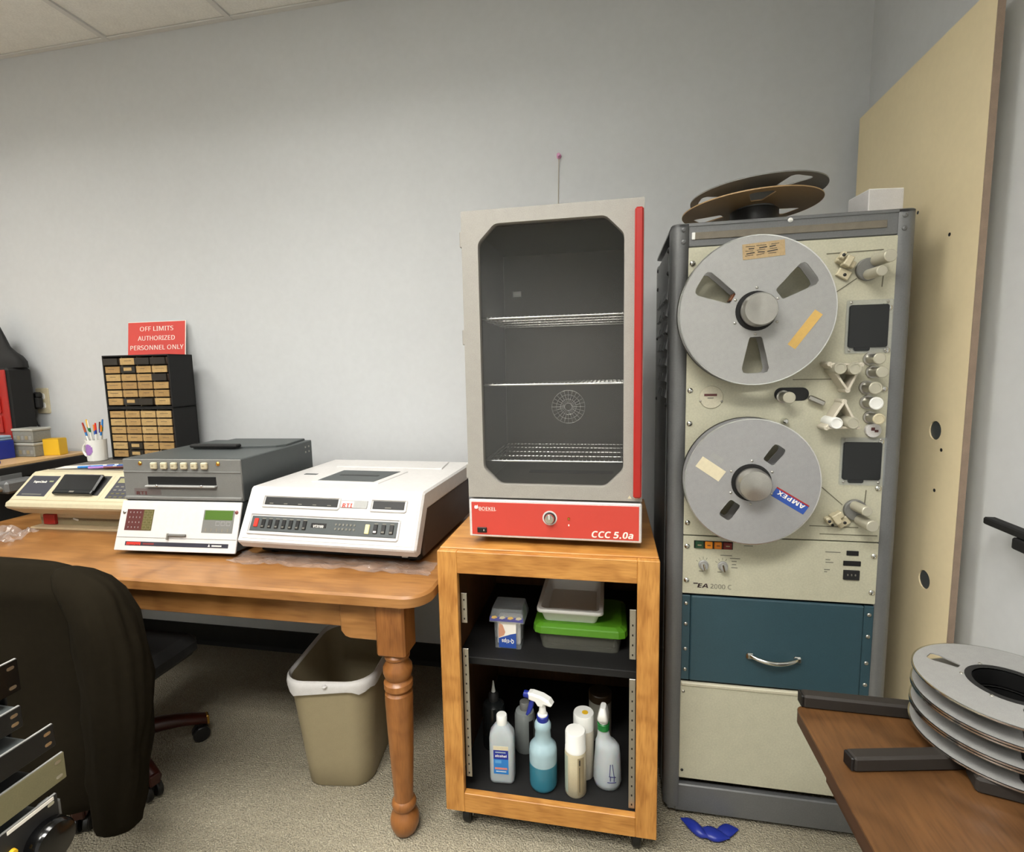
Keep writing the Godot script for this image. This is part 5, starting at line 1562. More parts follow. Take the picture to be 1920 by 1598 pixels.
func cabinet_things() -> void:
	var yf := 0.1132
	# rubbing alcohol bottle
	var t := thing("alcohol_bottle", "translucent rubbing alcohol bottle with blue label and white cap", "bottle", Vector3(-0.307, yf, 0.076), 0.06)
	var st := bg()
	loft(st, lofted([[0, 0.060, 0.036, 0.012], [0.004, 0.070, 0.046, 0.014], [0.012, 0.072, 0.048, 0.014], [0.135, 0.072, 0.048, 0.014], [0.150, 0.068, 0.046, 0.014], [0.172, 0.040, 0.034, 0.015], [0.177, 0.028, 0.028, 0.0138]]))
	put(st, "bottle_body", M.frost, t)
	plathe(t, "cap", M.white_pl, [[0, 0.176], [0.0155, 0.176], [0.0155, 0.2], [0.0135, 0.203], [0, 0.203]], Transform3D(), 28)
	for q in [[0.114, 0.012, M.paper, "label_header"], [0.094, 0.028, M.blue, "label_title"], [0.057, 0.046, M.blue_light, "label_body"]]:
		pbox(t, q[3], q[2], Vector3(-0.001, q[0], 0.0243), Vector3(0.043, q[1], 0.0006))
	pbox(t, "fine_print", M.frost, Vector3(-0.002, 0.1012, 0.0247), Vector3(0.030, 0.0032, 0.0004))
	text(t, "alcohol", M.print_white, Vector3(-0.001, 0.090, 0.0246), 0.0068, 0.033, Basis(), true)
	pbox(t, "fine_print", mat(Color(0.35, 0.60, 0.80), 0.45), Vector3(-0.009, 0.072, 0.0247), Vector3(0.018, 0.009, 0.0004))
	pbox(t, "label_stripe", mat(Color(0.80, 0.50, 0.45), 0.5), Vector3(-0.001, 0.051, 0.0247), Vector3(0.036, 0.006, 0.0004))
	pbox(t, "label_stripe", M.print_white, Vector3(-0.001, 0.042, 0.0247), Vector3(0.030, 0.002, 0.0004))
	# blue window-cleaner spray bottle
	t = thing("spray_bottle", "clear spray bottle half full of blue liquid with blue and white trigger", "spray bottle", Vector3(-0.187, yf, 0.078))
	plathe(t, "bottle_body", M.blue_tint, [[0.0395, 0.078], [0.0395, 0.110], [0.038, 0.124], [0.028, 0.136], [0.0235, 0.142], [0.0225, 0.155], [0.0215, 0.172], [0.0235, 0.178], [0.0235, 0.190], [0.019, 0.199], [0.016, 0.201], [0, 0.201]], Transform3D(), 32)
	plathe(t, "blue_liquid", M.blue_fluid, [[0, 0], [0.033, 0], [0.038, 0.006], [0.0395, 0.014], [0.0395, 0.078]], Transform3D(), 32, "blue liquid in the lower half")
	spray_head(t, 0.196, -0.25, M.white_pl, M.blue, M.blue)
	# spray can in front
	t = thing("aerosol_can", "cream aerosol can with white cap at the front of the cabinet floor", "spray can", Vector3(-0.094, yf, 0.085))
	plathe(t, "can_body", M.ivory, [[0, 0], [0.028, 0], [0.030, 0.003], [0.030, 0.126], [0.0285, 0.130], [0.027, 0.133], [0, 0.133]], Transform3D(), 32)
	plathe(t, "cap", M.white_pl, [[0, 0.130], [0.0292, 0.130], [0.0292, 0.138], [0.0285, 0.139], [0.0285, 0.182], [0.0265, 0.186], [0, 0.1865]], Transform3D(), 32)
	st = bg()
	wrap_plate(st, 0.0303, PI / 2 - 0.25, PI / 2 - 0.95, 0.010, 0.122)
	put(st, "printed_panel", M.tan, t)
	st = bg()
	wrap_plate(st, 0.0303, PI / 2 + 0.7, PI / 2 + 1.5, 0.010, 0.122)
	put(st, "printed_panel", mat(Color(0.62, 0.66, 0.60), 0.5), t)
	st = bg()
	wrap_plate(st, 0.0306, PI / 2 - 0.40, PI / 2 - 0.52, 0.100, 0.117, 3)
	wrap_plate(st, 0.0306, PI / 2 - 0.42, PI / 2 - 0.47, 0.020, 0.095, 2)
	put(st, "dark_print", M.print_black, t)
	# second can behind
	t = thing("aerosol_can", "white aerosol can with a yellow dot on its cap, behind the cream can", "spray can", Vector3(-0.074, yf, 0.018))
	plathe(t, "can_body", M.off_white, [[0, 0], [0.028, 0], [0.030, 0.003], [0.030, 0.150], [0.0285, 0.155], [0, 0.155]], Transform3D(), 32)
	plathe(t, "cap", M.white_pl, [[0, 0.150], [0.0305, 0.150], [0.0305, 0.190], [0.0285, 0.195], [0, 0.1955]], Transform3D(), 32)
	pcyl(t, "yellow_dot", M.yellow, Vector3(0.004, 0.1953, 0.002), Vector3(0.004, 0.1962, 0.002), 0.009, -1.0, 18)
	# frosted sprayer with a green collar
	t = thing("spray_bottle", "frosted spray bottle with green collar and white head at the right", "spray bottle", Vector3(-0.006, yf, 0.045), -0.1)
	st = bg()
	var rr := []
	for q in [[0.0, 0.030, 0.0], [0.004, 0.036, 0.0], [0.020, 0.040, 0.0], [0.060, 0.0385, 0.0], [0.100, 0.036, 0.001], [0.122, 0.034, 0.0], [0.132, 0.029, -0.004], [0.140, 0.022, -0.008], [0.150, 0.018, -0.010], [0.172, 0.0155, -0.011]]:
		var ring := []
		for k in 28:
			ring.append(Vector3(cos(TAU * k / 28) * q[1] + q[2], q[0], sin(TAU * k / 28) * q[1] * 0.85))
		rr.append(ring)
	loft(st, rr)
	put(st, "bottle_body", M.frost, t)
	plathe(t, "collar", M.green_cap, [[0, 0], [0.017, 0], [0.0172, 0.018], [0.015, 0.020], [0, 0.020]], Transform3D(Basis(), Vector3(-0.011, 0.170, 0)), 24)
	st = bg()
	cyl(st, Vector3(-0.011, 0.188, 0), Vector3(-0.011, 0.206, 0), 0.014, 0.012, 18)
	var hr := []
	for q in [[0.202, 0.030, 0.038, 0.010], [0.212, 0.030, 0.052, 0.010], [0.230, 0.022, 0.048, 0.009], [0.242, 0.014, 0.030, 0.006]]:
		var ring := []
		for p in rrect(q[1], q[2], q[3], 5):
			ring.append(Vector3(p.x - 0.011, q[0], p.y + 0.004))
		hr.append(ring)
	loft(st, hr)
	put(st, "spray_nozzle", M.white_pl, t)
	st = bg()
	for q in [[0.010, 0.050, 0.012, 0.085], [0.022, 0.048, 0.017, 0.085], [0.008, 0.050, 0.026, 0.046], [0.012, 0.050, 0.012, 0.036], [0.022, 0.048, 0.022, 0.034], [0.004, 0.032, 0.027, 0.030]]:
		var a := Vector2(q[0], q[1])
		var b := Vector2(q[2], q[3])
		for k in 5:
			var p0 := a.lerp(b, k / 5.0)
			var p1 := a.lerp(b, (k + 1) / 5.0)
			var f := func(p: Vector2) -> Vector3:
				var R := lerpf(0.0402, 0.0365, p.y / 0.1) + 0.0004
				return Vector3(p.x, p.y, sqrt(maxf(R * R - p.x * p.x, 0.0)) * 0.85)
			cyl(st, f.call(p0), f.call(p1), 0.0012, -1.0, 5)
	put(st, "purple_drawing", mat(Color(0.22, 0.20, 0.42), 0.5), t)
	# darker things at the back
	t = thing("dropper_bottle", "dark squeeze bottle with pointed tip in the back left corner", "bottle", Vector3(-0.362, yf, -0.055))
	plathe(t, "bottle_body", M.smoke, [[0, 0], [0.034, 0], [0.036, 0.004], [0.036, 0.125], [0.033, 0.140], [0.019, 0.152], [0.014, 0.154], [0, 0.154]], Transform3D(), 28)
	plathe(t, "cap", M.dark, [[0, 0.152], [0.016, 0.152], [0.016, 0.172], [0.010, 0.180], [0, 0.180]], Transform3D(), 22)
	plathe(t, "tip", M.white_pl, [[0, 0.178], [0.007, 0.178], [0.0018, 0.216], [0, 0.217]], Transform3D(), 16)
	t = thing("grey_bottle", "grey bottle standing behind the alcohol and blue spray bottles", "bottle", Vector3(-0.262, yf, -0.055))
	plathe(t, "bottle_body", mat(Color(0.52, 0.54, 0.53), 0.4), [[0, 0], [0.030, 0], [0.032, 0.004], [0.032, 0.115], [0.028, 0.128], [0.015, 0.134], [0, 0.134]], Transform3D(), 28)
	plathe(t, "cap", M.grey_paint, [[0, 0.132], [0.0155, 0.132], [0.0155, 0.156], [0.014, 0.158], [0, 0.158]], Transform3D(), 22)
	st = bg()
	wrap_plate(st, 0.0324, PI / 2 - 0.55, PI / 2 - 1.1, 0.02, 0.11, 6)
	put(st, "dark_label", M.print_black, t)
	t = thing("brown_lidded_jar", "grey jar with dark brown lid in the back right corner", "jar", Vector3(-0.030, yf, -0.15))
	plathe(t, "jar_body", mat(Color(0.58, 0.57, 0.52), 0.5), [[0, 0], [0.034, 0], [0.036, 0.004], [0.036, 0.125], [0.034, 0.130], [0, 0.130]], Transform3D(), 28)
	plathe(t, "lid", mat(Color(0.22, 0.16, 0.09), 0.5), [[0, 0.129], [0.0365, 0.129], [0.0365, 0.152], [0.034, 0.155], [0, 0.155]], Transform3D(), 28)
	# ---- upper shelf
	var ys := 0.4913
	t = thing("swab_box", "clear plastic box of cotton swabs with upside-down blue label", "box", Vector3(-0.294, ys, -0.004))
	st = bg()
	loft(st, lofted([[0, 0.078, 0.066, 0.006], [0.088, 0.082, 0.068, 0.006]], 3))
	put(st, "tub", M.clear, t)
	st = bg()
	loft(st, lofted([[0.086, 0.104, 0.092, 0.005], [0.092, 0.104, 0.092, 0.005], [0.124, 0.088, 0.078, 0.005]], 3))
	put(st, "lid", M.clear, t)
	pbox(t, "lid_band", mat(Color(0.30, 0.30, 0.55), 0.4), Vector3(0, 0.096, 0.0455), Vector3(0.098, 0.013, 0.0012))
	for i in 4:
		pext(t, "swab_print", M.masking if i % 2 == 0 else M.ivory, poly([[-0.009, -0.003], [0.0, -0.0045], [0.010, 0.0], [0.004, 0.005], [-0.006, 0.003]]), 0.0462, 0.0468, Transform3D(Basis(), Vector3(-0.036 + i * 0.024, 0.101, 0)))
	for r in 7:
		for k in 2:
			var yy := 0.006 + r * 0.0105
			pcyl(t, "swab_row", M.white_pl, Vector3(-0.035 + k * 0.036, yy + 0.004, 0.0), Vector3(-0.001 + k * 0.036, yy + 0.004, 0.0), 0.0048, -1.0, 8, 0.001)
	pbox(t, "swab_block", M.white, Vector3(0, 0.042, -0.006), Vector3(0.07, 0.078, 0.046), 0.004)
	pbox(t, "label_card", M.print_white, Vector3(0.0, 0.044, 0.0350), Vector3(0.052, 0.078, 0.0008))
	pext(t, "label_blue", M.blue_mid, poly([[-0.026, 0.004], [0.026, 0.004], [0.026, 0.050], [0.010, 0.046], [-0.026, 0.032]]), 0.0352, 0.0362, Transform3D())
	text(t, "Q-tips", M.print_white, Vector3(0.001, 0.0245, 0.0366), 0.011, 0.036, Basis(Vector3.BACK, PI), true)
	pext(t, "label_hand", mat(Color(0.80, 0.58, 0.46), 0.5), poly([[-0.026, 0.034], [-0.010, 0.042], [-0.006, 0.052], [-0.014, 0.074], [-0.024, 0.078], [-0.026, 0.06]]), 0.0352, 0.0360, Transform3D())
	t = thing("green_lidded_bin", "smoky plastic storage bin with green lid on the upper shelf", "storage bin", Vector3(-0.085, ys, -0.075))
	st = bg()
	loft(st, lofted([[0, 0.225, 0.165, 0.02], [0.058, 0.245, 0.185, 0.022]]))
	put(st, "tub", M.bin_smoke, t)
	pbox(t, "contents", M.dark, Vector3(0, 0.028, 0), Vector3(0.20, 0.046, 0.14), 0.005)
	st = bg()
	loft(st, lofted([[0.054, 0.268, 0.206, 0.024], [0.056, 0.271, 0.209, 0.025], [0.073, 0.268, 0.206, 0.024], [0.0755, 0.262, 0.20, 0.022], [0.082, 0.238, 0.178, 0.018]], 2), true, true, false)
	put(st, "lid", M.green_lid, t)
	t = thing("white_tray", "white plastic tray resting on the green lid", "tray", Vector3(-0.113, ys + 0.0822, -0.105))
	st = bg()
	loft(st, lofted([[0, 0.148, 0.21, 0.010], [0.002, 0.152, 0.214, 0.012], [0.032, 0.172, 0.236, 0.014], [0.033, 0.192, 0.256, 0.018], [0.041, 0.193, 0.257, 0.018], [0.043, 0.189, 0.253, 0.018]]), true, false)
	loft(st, lofted([[0.004, 0.144, 0.206, 0.010], [0.043, 0.169, 0.233, 0.014]]), true, false, true, true)
	var a := rr_ring(0.189, 0.253, 0.018, 0.043)
	var b := rr_ring(0.169, 0.233, 0.014, 0.043)
	for k in a.size():
		face(st, [a[k], a[(k + 1) % a.size()], b[(k + 1) % a.size()], b[k]], Vector3.UP)
	put(st, "tray_body", M.white_pl, t)

# ---------------------------------------------------------------- chair with a jacket
func chair_and_jacket() -> void:
	var t := thing("office_chair", "dark office chair with brown wooden star base tucked under the table", "chair", Vector3(-1.60, 0, 0.14))
	pbox(t, "seat", M.black_soft, Vector3(0.03, 0.43, 0.105), Vector3(0.48, 0.075, 0.42), 0.025)
	pcyl(t, "column", M.black, Vector3(0, 0.09, 0.0), Vector3(0, 0.40, 0.03), 0.028, -1.0, 18)
	st_back(t)
	for q in [[0.15, -0.185], [0.20, 0.065], [0.10, 0.195], [-0.18, 0.16], [-0.16, -0.19]]:
		var e := Vector3(q[0], 0.075, q[1])
		var st := bg()
		var a := Vector3(0, 0.125, 0)
		var d := e - a
		var side := d.cross(Vector3.UP).normalized()
		var rings := []
		for k in 7:
			var f := k / 6.0
			var c := a.lerp(e + d.normalized() * 0.02, f) + Vector3(0, 0.018 * sin(PI * f), 0)
			var w := lerpf(0.030, 0.022, f)
			var h := lerpf(0.030, 0.020, f)
			var ring := []
			for m2 in 12:
				ring.append(c + side * cos(TAU * m2 / 12) * w + Vector3.UP * sin(TAU * m2 / 12) * h)
			rings.append(ring)
		loft(st, rings)
		var lg := put(st, "base_leg", M.red_wood, t)
		pbox(lg, "leg_cap", M.brass if q[0] == 0.15 else M.red_wood, e + d.normalized() * 0.022 + Vector3(0, 0.0, 0), Vector3(0.030, 0.034, 0.012), 0.003, Basis(Vector3.UP, atan2(d.x, d.z)))
		st = bg()
		for s in [-1.0, 1.0]:
			cyl(st, Vector3(e.x, 0.027, e.z) + side * s * 0.006, Vector3(e.x, 0.027, e.z) + side * s * 0.022, 0.027, -1.0, 18, 0.003)
		cyl(st, Vector3(e.x, 0.027, e.z), Vector3(e.x, 0.07, e.z), 0.007, -1.0, 10)
		put(st, "caster", M.black, lg)
	# jacket
	var j := thing("jacket", "dark brown jacket draped over the back of the office chair", "jacket", Vector3(-1.45, 0, 0.455))
	var st := bg()
	var nz := noise(1.0, 5, 2)
	var rows := []
	var ys := [0.862, 0.861, 0.857, 0.848, 0.835, 0.815, 0.800, 0.785, 0.74, 0.68, 0.62, 0.56, 0.50, 0.44, 0.38, 0.32, 0.27, 0.24, 0.232]
	for iy in ys.size():
		var y: float = ys[iy]
		var v := (0.862 - y) / 0.63
		var xr := 0.10 + 0.125 * sqrt(clampf(v / 0.10, 0.0, 1.0)) - 0.03 * smoothstep(0.3, 1.0, v)
		var xl := -0.30
		var front := 0.006 + 0.046 * sqrt(clampf(v / 0.10, 0.0, 1.0))
		var back := 0.06 if y > 0.81 else 0.045
		if y > 0.81:
			back = 0.012 + 0.05 * sqrt(clampf(v / 0.06, 0.0, 1.0))
		if iy == ys.size() - 1:
			front *= 0.6
			back *= 0.8
		var ring := []
		var n := 96
		for k in n:
			var a := TAU * k / n
			var x := lerpf(xl, xr, 0.5 + 0.5 * cos(a))
			var z := (front if sin(a) > 0.0 else back) * signf(sin(a)) * pow(absf(sin(a)), 0.5)
			if sin(a) > 0.0:
				var f := smoothstep(0.04, 0.4, v) * sin(a)
				z += (sin(x * 24.0 + nz.get_noise_2d(x * 2.0, y * 1.2) * 3.0 + y * 1.5) * 0.013 + nz.get_noise_2d(x * 4.0, y * 2.5) * 0.016) * f
			ring.append(Vector3(x, y + nz.get_noise_1d(x * 6.0) * 0.02 * v, z))
		rows.append(ring)
	loft(st, rows)
	put(st, "body", M.jacket, j)
	# the sleeve hanging at the right
	st = bg()
	rows = []
	var sp := [[0.165, 0.856, 0.010, 0.008], [0.172, 0.853, 0.030, 0.020], [0.188, 0.843, 0.050, 0.034], [0.212, 0.822, 0.066, 0.046], [0.234, 0.790, 0.073, 0.052], [0.256, 0.735, 0.076, 0.055], [0.270, 0.66, 0.077, 0.056], [0.276, 0.58, 0.076, 0.056], [0.272, 0.50, 0.075, 0.055], [0.262, 0.42, 0.073, 0.054], [0.250, 0.34, 0.070, 0.052], [0.240, 0.26, 0.062, 0.048], [0.236, 0.215, 0.057, 0.045], [0.235, 0.195, 0.054, 0.042], [0.235, 0.188, 0.046, 0.035]]
	for q in sp:
		var ring := []
		for k in 48:
			var a := TAU * k / 48
			var fold := 1.0 if q[2] > 0.06 else 0.3
			var wob := 1.0 + fold * (0.16 * nz.get_noise_2d(cos(a) * 2.2 + q[1] * 3.0, sin(a) * 2.2 + q[1] * 2.0) + 0.05 * sin(q[1] * 40.0 + a * 3.0))
			ring.append(Vector3(q[0] + cos(a) * q[2] * wob, q[1], 0.006 + sin(a) * q[3] * 1.08 * wob))
		rows.append(ring)
	loft(st, rows)
	put(st, "sleeve", M.jacket, j)

func st_back(t: Node3D) -> void:
	var pl := rrect(0.46, 0.36, 0.10, 8, Vector2(0.05, 0.61))
	pext(t, "backrest", M.black_soft, pl, 0.222, 0.248, Transform3D(), 0.012, true)
	pbox(t, "back_bar", M.black, Vector3(0.05, 0.46, 0.225), Vector3(0.06, 0.14, 0.016), 0.003)

# ---------------------------------------------------------------- rack of gear in the left foreground
func gear_rack() -> void:
	var t := thing("gear_rack", "open black rack of audio gear in the lower left foreground", "equipment rack", Vector3(-0.95, 0, 1.0))
	# posts and base, set back behind the panels
	for z in [-0.228, 0.228]:
		pbox(t, "rail", M.rack_grey, Vector3(-0.016, 0.30, z), Vector3(0.028, 0.545, 0.02), 0.002)
		pbox(t, "rear_rail", M.black_soft, Vector3(-0.33, 0.30, z), Vector3(0.02, 0.545, 0.02), 0.002)
		pbox(t, "base_bar", M.black_soft, Vector3(-0.17, 0.02, z), Vector3(0.38, 0.04, 0.03), 0.003)
	pbox(t, "base_shelf", M.black_soft, Vector3(-0.17, 0.30, 0.0), Vector3(0.32, 0.02, 0.43), 0.002)
	# panels: [y0, y1, far end z, near end z, front x, material, depth]
	var cream: Material = mat(Color(0.50, 0.48, 0.36), 0.45, 0.1, tex.grain, 10.0)
	var rows := [[0.786, 0.842, -0.2205, 0.24, -0.030, M.black_gloss, 0.30, "panel"], [0.733, 0.770, -0.205, 0.24, -0.012, M.black, 0.22, "panel"], [0.672, 0.713, -0.240, 0.24, 0.0, M.black, 0.28, "panel"], [0.603, 0.652, -0.2505, 0.24, 0.0, cream, 0.05, "cream_panel"], [0.455, 0.588, -0.232, 0.24, 0.0, M.dark, 0.28, "knob_panel"]]
	for q in rows:
		var h: float = q[1] - q[0]
		var yc: float = (q[0] + q[1]) / 2
		var p := pbox(t, q[7], q[5], Vector3(q[4] - 0.002, yc, (q[2] + q[3]) / 2), Vector3(0.004, h, q[3] - q[2]), 0.0012)
		pbox(p, "chassis", M.grey_dark if q[7] != "cream_panel" else M.black_soft, Vector3(q[4] - 0.004 - q[6] / 2, yc, 0.006), Vector3(q[6], h - 0.006, 0.42), 0.001)
		for yy in [q[0] + 0.011, q[1] - 0.011]:
			pext(p, "mounting_slot", M.chrome, rrect(0.011, 0.006, 0.0029, 4, Vector2(q[2] + 0.012, yy)), q[4], q[4] + 0.0008, side_xf())
		pbox(p, "top_edge", M.alu, Vector3(q[4] - 0.002, q[1] + 0.0004, (q[2] + q[3]) / 2), Vector3(0.0036, 0.0014, q[3] - q[2] - 0.004))
	# side cheeks tie the upper units to the rails
	for z in [-0.216, 0.232]:
		pbox(t, "cheek", M.black_soft, Vector3(-0.17, 0.68, z), Vector3(0.22, 0.28, 0.004), 0.001)
	# big knob and small lamps on the lowest unit
	var k := plathe(t, "tuning_knob", M.black_gloss, [[0, 0], [0.034, 0], [0.036, 0.004], [0.0345, 0.020], [0.031, 0.026], [0.014, 0.029], [0, 0.030]], Transform3D(Basis(Vector3.BACK, -PI / 2), Vector3(0.0, 0.524, -0.205)), 36)
	pcyl(k, "knob_mark", M.print_white, Vector3(0.027, 0.540, -0.212), Vector3(0.0275, 0.540, -0.212), 0.003, -1.0, 10)
	for q in [[0.548, -0.158], [0.524, -0.150], [0.548, -0.11]]:
		pcyl(t, "panel_button", M.yellow, Vector3(0.0, q[0], q[1]), Vector3(0.006, q[0], q[1]), 0.006, 0.005, 14)
	pbox(t, "white_strip", M.print_white, Vector3(0.0006, 0.584, -0.19), Vector3(0.0012, 0.006, 0.07))

# ---------------------------------------------------------------- things on the workbench
func bench_things() -> void:
	var yb := 0.9502
	var t := thing("tool_chest", "red tool chest with black side on the workbench", "tool chest", Vector3(-2.90, yb, -0.53))
	pbox(t, "case", M.black_soft, Vector3(0, 0.205, 0.018), Vector3(0.36, 0.41, 0.11), 0.012)
	pbox(t, "red_front", M.red_bar, Vector3(0, 0.20, 0.076), Vector3(0.352, 0.40, 0.010), 0.003)
	for i in 4:
		var d := pbox(t, "drawer", M.red_bar, Vector3(-0.01, 0.06 + i * 0.09, 0.084), Vector3(0.30, 0.08, 0.010), 0.003)
		pbox(d, "pull", M.steel, Vector3(-0.01, 0.085 + i * 0.09, 0.094), Vector3(0.28, 0.014, 0.012), 0.003)
	var b := thing("black_bag", "black fabric bag slumped on top of the red tool chest", "bag", Vector3(-2.88, yb + 0.4102, -0.53))
	var st := bg()
	var rings := []
	for q in [[0.0, 0.17, 0.07], [0.03, 0.168, 0.068], [0.055, 0.15, 0.058], [0.075, 0.118, 0.045], [0.10, 0.090, 0.035], [0.15, 0.07, 0.026], [0.20, 0.045, 0.018], [0.21, 0.02, 0.01]]:
		var ring := []
		for k in 28:
			var a := TAU * k / 28
			ring.append(Vector3(cos(a) * q[1] * (1.0 + 0.05 * sin(a * 5.0)), q[0], sin(a) * q[2]))
		rings.append(ring)
	loft(st, rings)
	put(st, "bag_body", M.black_soft, b)
	for i in 2:
		var c := thing("clear_box", ["lower grey translucent parts box on the workbench", "upper grey translucent parts box, stacked on the lower one"][i], "box", Vector3(-2.642, yb + i * 0.0665, -0.475), 0.0, "stacked parts boxes")
		var g: Material = mat(Color(0.56, 0.56, 0.53), 0.3, 0.0, tex.stone, 30.0)
		pbox(c, "box_body", g, Vector3(0, 0.026, 0), Vector3(0.115, 0.052, 0.08), 0.003)
		pbox(c, "box_lid", mat(Color(0.66, 0.66, 0.63), 0.25), Vector3(0, 0.058, 0), Vector3(0.120, 0.0125, 0.085), 0.003)
		for k in 5:
			pbox(c, "part_inside", M.alu if k % 2 == 0 else M.tan, Vector3(-0.044 + k * 0.022, 0.022, 0.0405), Vector3(0.014, 0.018, 0.0014))
	t = thing("yellow_box", "small yellow box beside the grey parts boxes", "box", Vector3(-2.556, yb, -0.505), 0.25)
	pbox(t, "carton", M.yellow, Vector3(0, 0.038, 0), Vector3(0.072, 0.076, 0.05), 0.002)
	pbox(t, "flap", mat(Color(0.80, 0.62, 0.10), 0.6), Vector3(0, 0.077, 0.002), Vector3(0.070, 0.002, 0.046))
	t = thing("blue_box", "dark blue carton in front of the tool chest", "box", Vector3(-2.735, yb, -0.385))
	pbox(t, "carton", M.blue, Vector3(0, 0.040, 0), Vector3(0.125, 0.080, 0.07), 0.002)
	pbox(t, "logo_stroke", M.print_white, Vector3(0.015, 0.042, 0.0354), Vector3(0.004, 0.035, 0.0008), 0.0, Basis(Vector3.BACK, -0.7))
	pbox(t, "flap", mat(Color(0.14, 0.22, 0.6), 0.5), Vector3(0, 0.081, 0.0), Vector3(0.123, 0.002, 0.068))
	t = thing("pale_blue_case", "flat pale blue case resting on the dark blue carton", "case", Vector3(-2.735, yb + 0.0822, -0.39))
	pbox(t, "case_lid", mat(Color(0.55, 0.64, 0.70), 0.4), Vector3(0, 0.016, 0), Vector3(0.11, 0.012, 0.06), 0.004)
	pbox(t, "case_base", mat(Color(0.50, 0.58, 0.64), 0.4), Vector3(0, 0.005, 0), Vector3(0.112, 0.010, 0.062), 0.003)
	# blue vise at the bench edge
	t = thing("bench_vise", "small blue bench vise at the edge of the workbench", "vise", Vector3(-2.60, yb, -0.235))
	pbox(t, "vise_base", M.blue, Vector3(0, 0.008, 0), Vector3(0.13, 0.016, 0.07), 0.004)
	pbox(t, "vise_body", M.blue, Vector3(-0.03, 0.030, 0), Vector3(0.07, 0.03, 0.05), 0.006)
	pcyl(t, "vise_screw", M.steel, Vector3(-0.02, 0.034, 0.03), Vector3(0.05, 0.037, 0.045), 0.005, -1.0, 12)
	pbox(t, "jaw", M.steel, Vector3(-0.035, 0.056, 0), Vector3(0.06, 0.022, 0.02), 0.002)
	# drill chuck hanging under the bench edge
	t = thing("clamp_device", "grey clamped metal device under the workbench edge", "device", Vector3(-2.445, 0.86, -0.235))
	pbox(t, "body", M.rack_grey, Vector3(0.0, 0.005, -0.02), Vector3(0.06, 0.052, 0.12), 0.010)
	pcyl(t, "spindle", M.steel, Vector3(0.0, 0.0, 0.04), Vector3(0.0, -0.004, 0.075), 0.012, 0.006, 16)
	pbox(t, "clamp_plate", M.rack_grey, Vector3(-0.028, 0.02, -0.02), Vector3(0.006, 0.06, 0.08), 0.001)

# ---------------------------------------------------------------- on the rack and the wall
func rack_things() -> void:
	# reel lying on the rack
	var y := 1.671
	var t := thing("empty_reel", "open tan and grey tape reel lying on top of the rack on its black hub", "tape reel", Vector3(0.391, y, -0.155))
	pcyl(t, "stand_hub", M.black, Vector3(0, 0, 0), Vector3(0, 0.058, 0), 0.062, -1.0, 36, 0.002)
	var f := bg()
	flange(f, 0.178, 0.03, 0.003, 0.0, [0.5, 0.5 + TAU / 3, 0.5 + 2 * TAU / 3], 0.075, 0.15, 0.03, 0.062)
	var lo := put(f, "lower_flange", mat(Color(0.66, 0.54, 0.38), 0.5, 0.1, tex.grain, 10.0), t)
	lo.transform = Transform3D(Basis(Vector3.BACK, 0.038) * Basis(Vector3.RIGHT, -PI / 2), Vector3(-0.012, 0.066, 0))
	f = bg()
	flange(f, 0.172, 0.03, 0.003, 0.0, [1.1, 1.1 + TAU / 3, 1.1 + 2 * TAU / 3], 0.075, 0.15, 0.03, 0.07)
	var up := put(f, "upper_flange", M.grey_paint, t)
	up.transform = Transform3D(Basis(Vector3.BACK, 0.038) * Basis(Vector3.RIGHT, -PI / 2), Vector3(0.004, 0.101, 0))
	pcyl(t, "core", M.grey_paint, Vector3(0, 0.05, 0), Vector3(0, 0.102, 0), 0.05, -1.0, 32)
	# small white box
	t = thing("white_box", "small white box on the right end of the rack top", "box", Vector3(0.680, y, -0.13), 0.13)
	pbox(t, "carton", M.white, Vector3(0, 0.036, 0), Vector3(0.086, 0.072, 0.09), 0.002)
	pbox(t, "lid_flap", M.white_pl, Vector3(0, 0.0725, 0), Vector3(0.084, 0.002, 0.088), 0.0005)

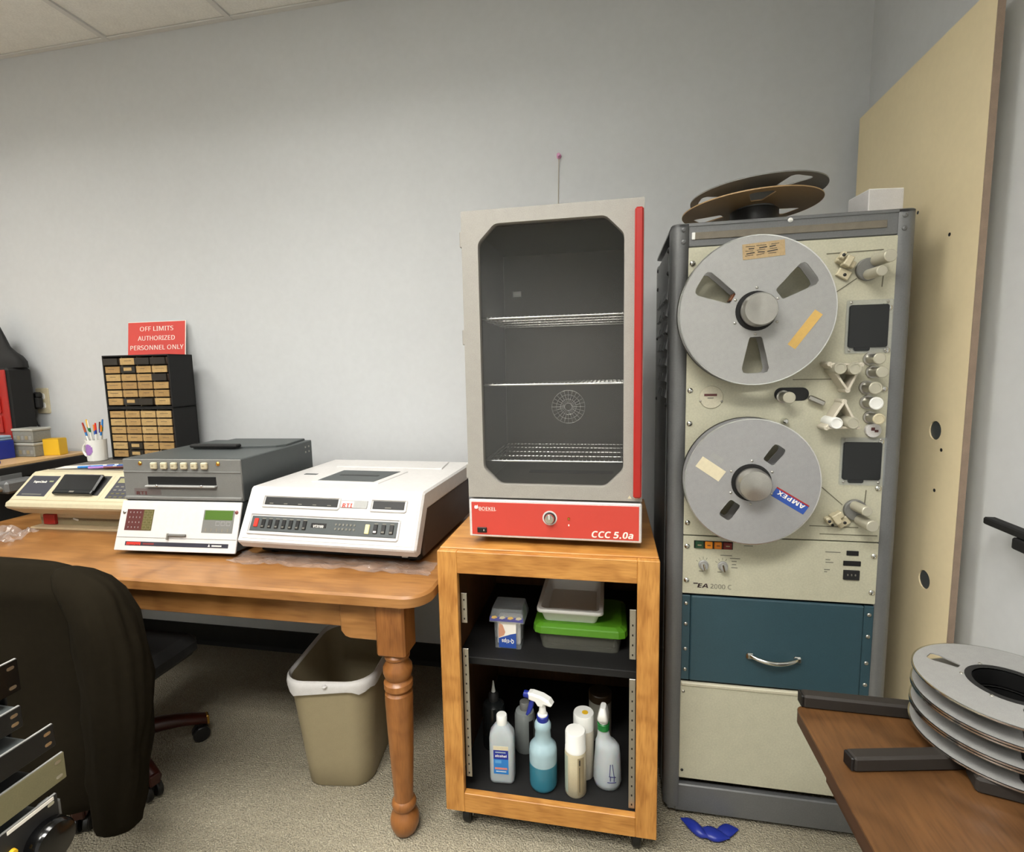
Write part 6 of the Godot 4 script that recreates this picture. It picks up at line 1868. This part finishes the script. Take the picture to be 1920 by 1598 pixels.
func small_things() -> void:
	# wall outlet with plug and cord
	var t := thing("wall_outlet", "cream wall outlet above the workbench", "outlet", Vector3(-2.745, 1.135, BACK_Z))
	pext(t, "cover_plate", M.ivory, rrect(0.075, 0.125, 0.006, 3, Vector2(0, 0.0625)), 0.0, 0.006, Transform3D(), 0.002)
	for y in [0.040, 0.085]:
		pext(t, "socket", M.white_pl, rrect(0.034, 0.030, 0.010, 4, Vector2(0, y)), 0.004, 0.0075, Transform3D(), 0.0008)
	var p := thing("power_plug", "black plug adapter in the wall outlet with its cord", "plug", Vector3(-2.745, 1.16, BACK_Z + 0.008))
	pbox(p, "plug_body", M.black, Vector3(-0.010, 0.03, 0.018), Vector3(0.052, 0.062, 0.034), 0.010)
	pbox(p, "plug_upper", M.black, Vector3(-0.002, 0.066, 0.016), Vector3(0.034, 0.030, 0.030), 0.008)
	var st := bg()
	tube(st, [Vector3(-0.015, 0.005, 0.03), Vector3(-0.022, -0.03, 0.03), Vector3(-0.012, -0.075, 0.024), Vector3(0.012, -0.11, 0.016), Vector3(0.016, -0.15, 0.012), Vector3(0.0, -0.2, 0.012)], 0.0035, 8)
	put(st, "cord", M.black, p)
	# push pin and thread on the wall above the incubator
	t = thing("push_pin", "pink push pin stuck in the wall with a thread below", "push pin", Vector3(-0.1915, 2.105, BACK_Z))
	plathe(t, "pin_head", M.pink, [[0, 0], [0.009, 0.0], [0.009, 0.003], [0.0055, 0.006], [0.0045, 0.016], [0.007, 0.019], [0.005, 0.022], [0, 0.022]], Transform3D(Basis(Vector3.RIGHT, PI / 2), Vector3(0, 0, 0)), 16)
	st = bg()
	tube(st, [Vector3(0, -0.004, 0.003), Vector3(-0.002, -0.08, 0.0025), Vector3(-0.004, -0.16, 0.0025), Vector3(-0.007, -0.24, 0.0025)], 0.0014, 6)
	put(st, "thread", mat(Color(0.72, 0.68, 0.62), 0.8), t)
	# blue glove on the floor in front of the rack
	t = thing("blue_glove", "crumpled blue plastic glove on the carpet under the rack", "glove", Vector3(0.268, 0, 0.042))
	var nz := noise(6.0, 31, 2)
	st = bg()
	for q in [[-0.030, 0.004, 0.036, 0.013, 0.5], [0.015, 0.014, 0.044, 0.011, 0.1], [0.055, -0.006, 0.034, 0.008, -0.2]]:
		var rings := []
		for i in 9:
			var f := i / 8.0
			var r: float = sin(PI * clampf(f, 0.03, 0.97))
			var ring := []
			for k in 14:
				var a := TAU * k / 14
				var px: float = q[0] + lerpf(-q[2], q[2], f)
				ring.append(Vector3(px, q[3] + sin(a) * q[3] * r * (0.95 + 0.3 * nz.get_noise_2d(px * 4.0, a)), q[1] + cos(a) * 0.022 * r + (f - 0.5) * q[4] * 0.1))
			rings.append(ring)
		loft(st, rings)
	put(st, "glove_body", M.blue, t)
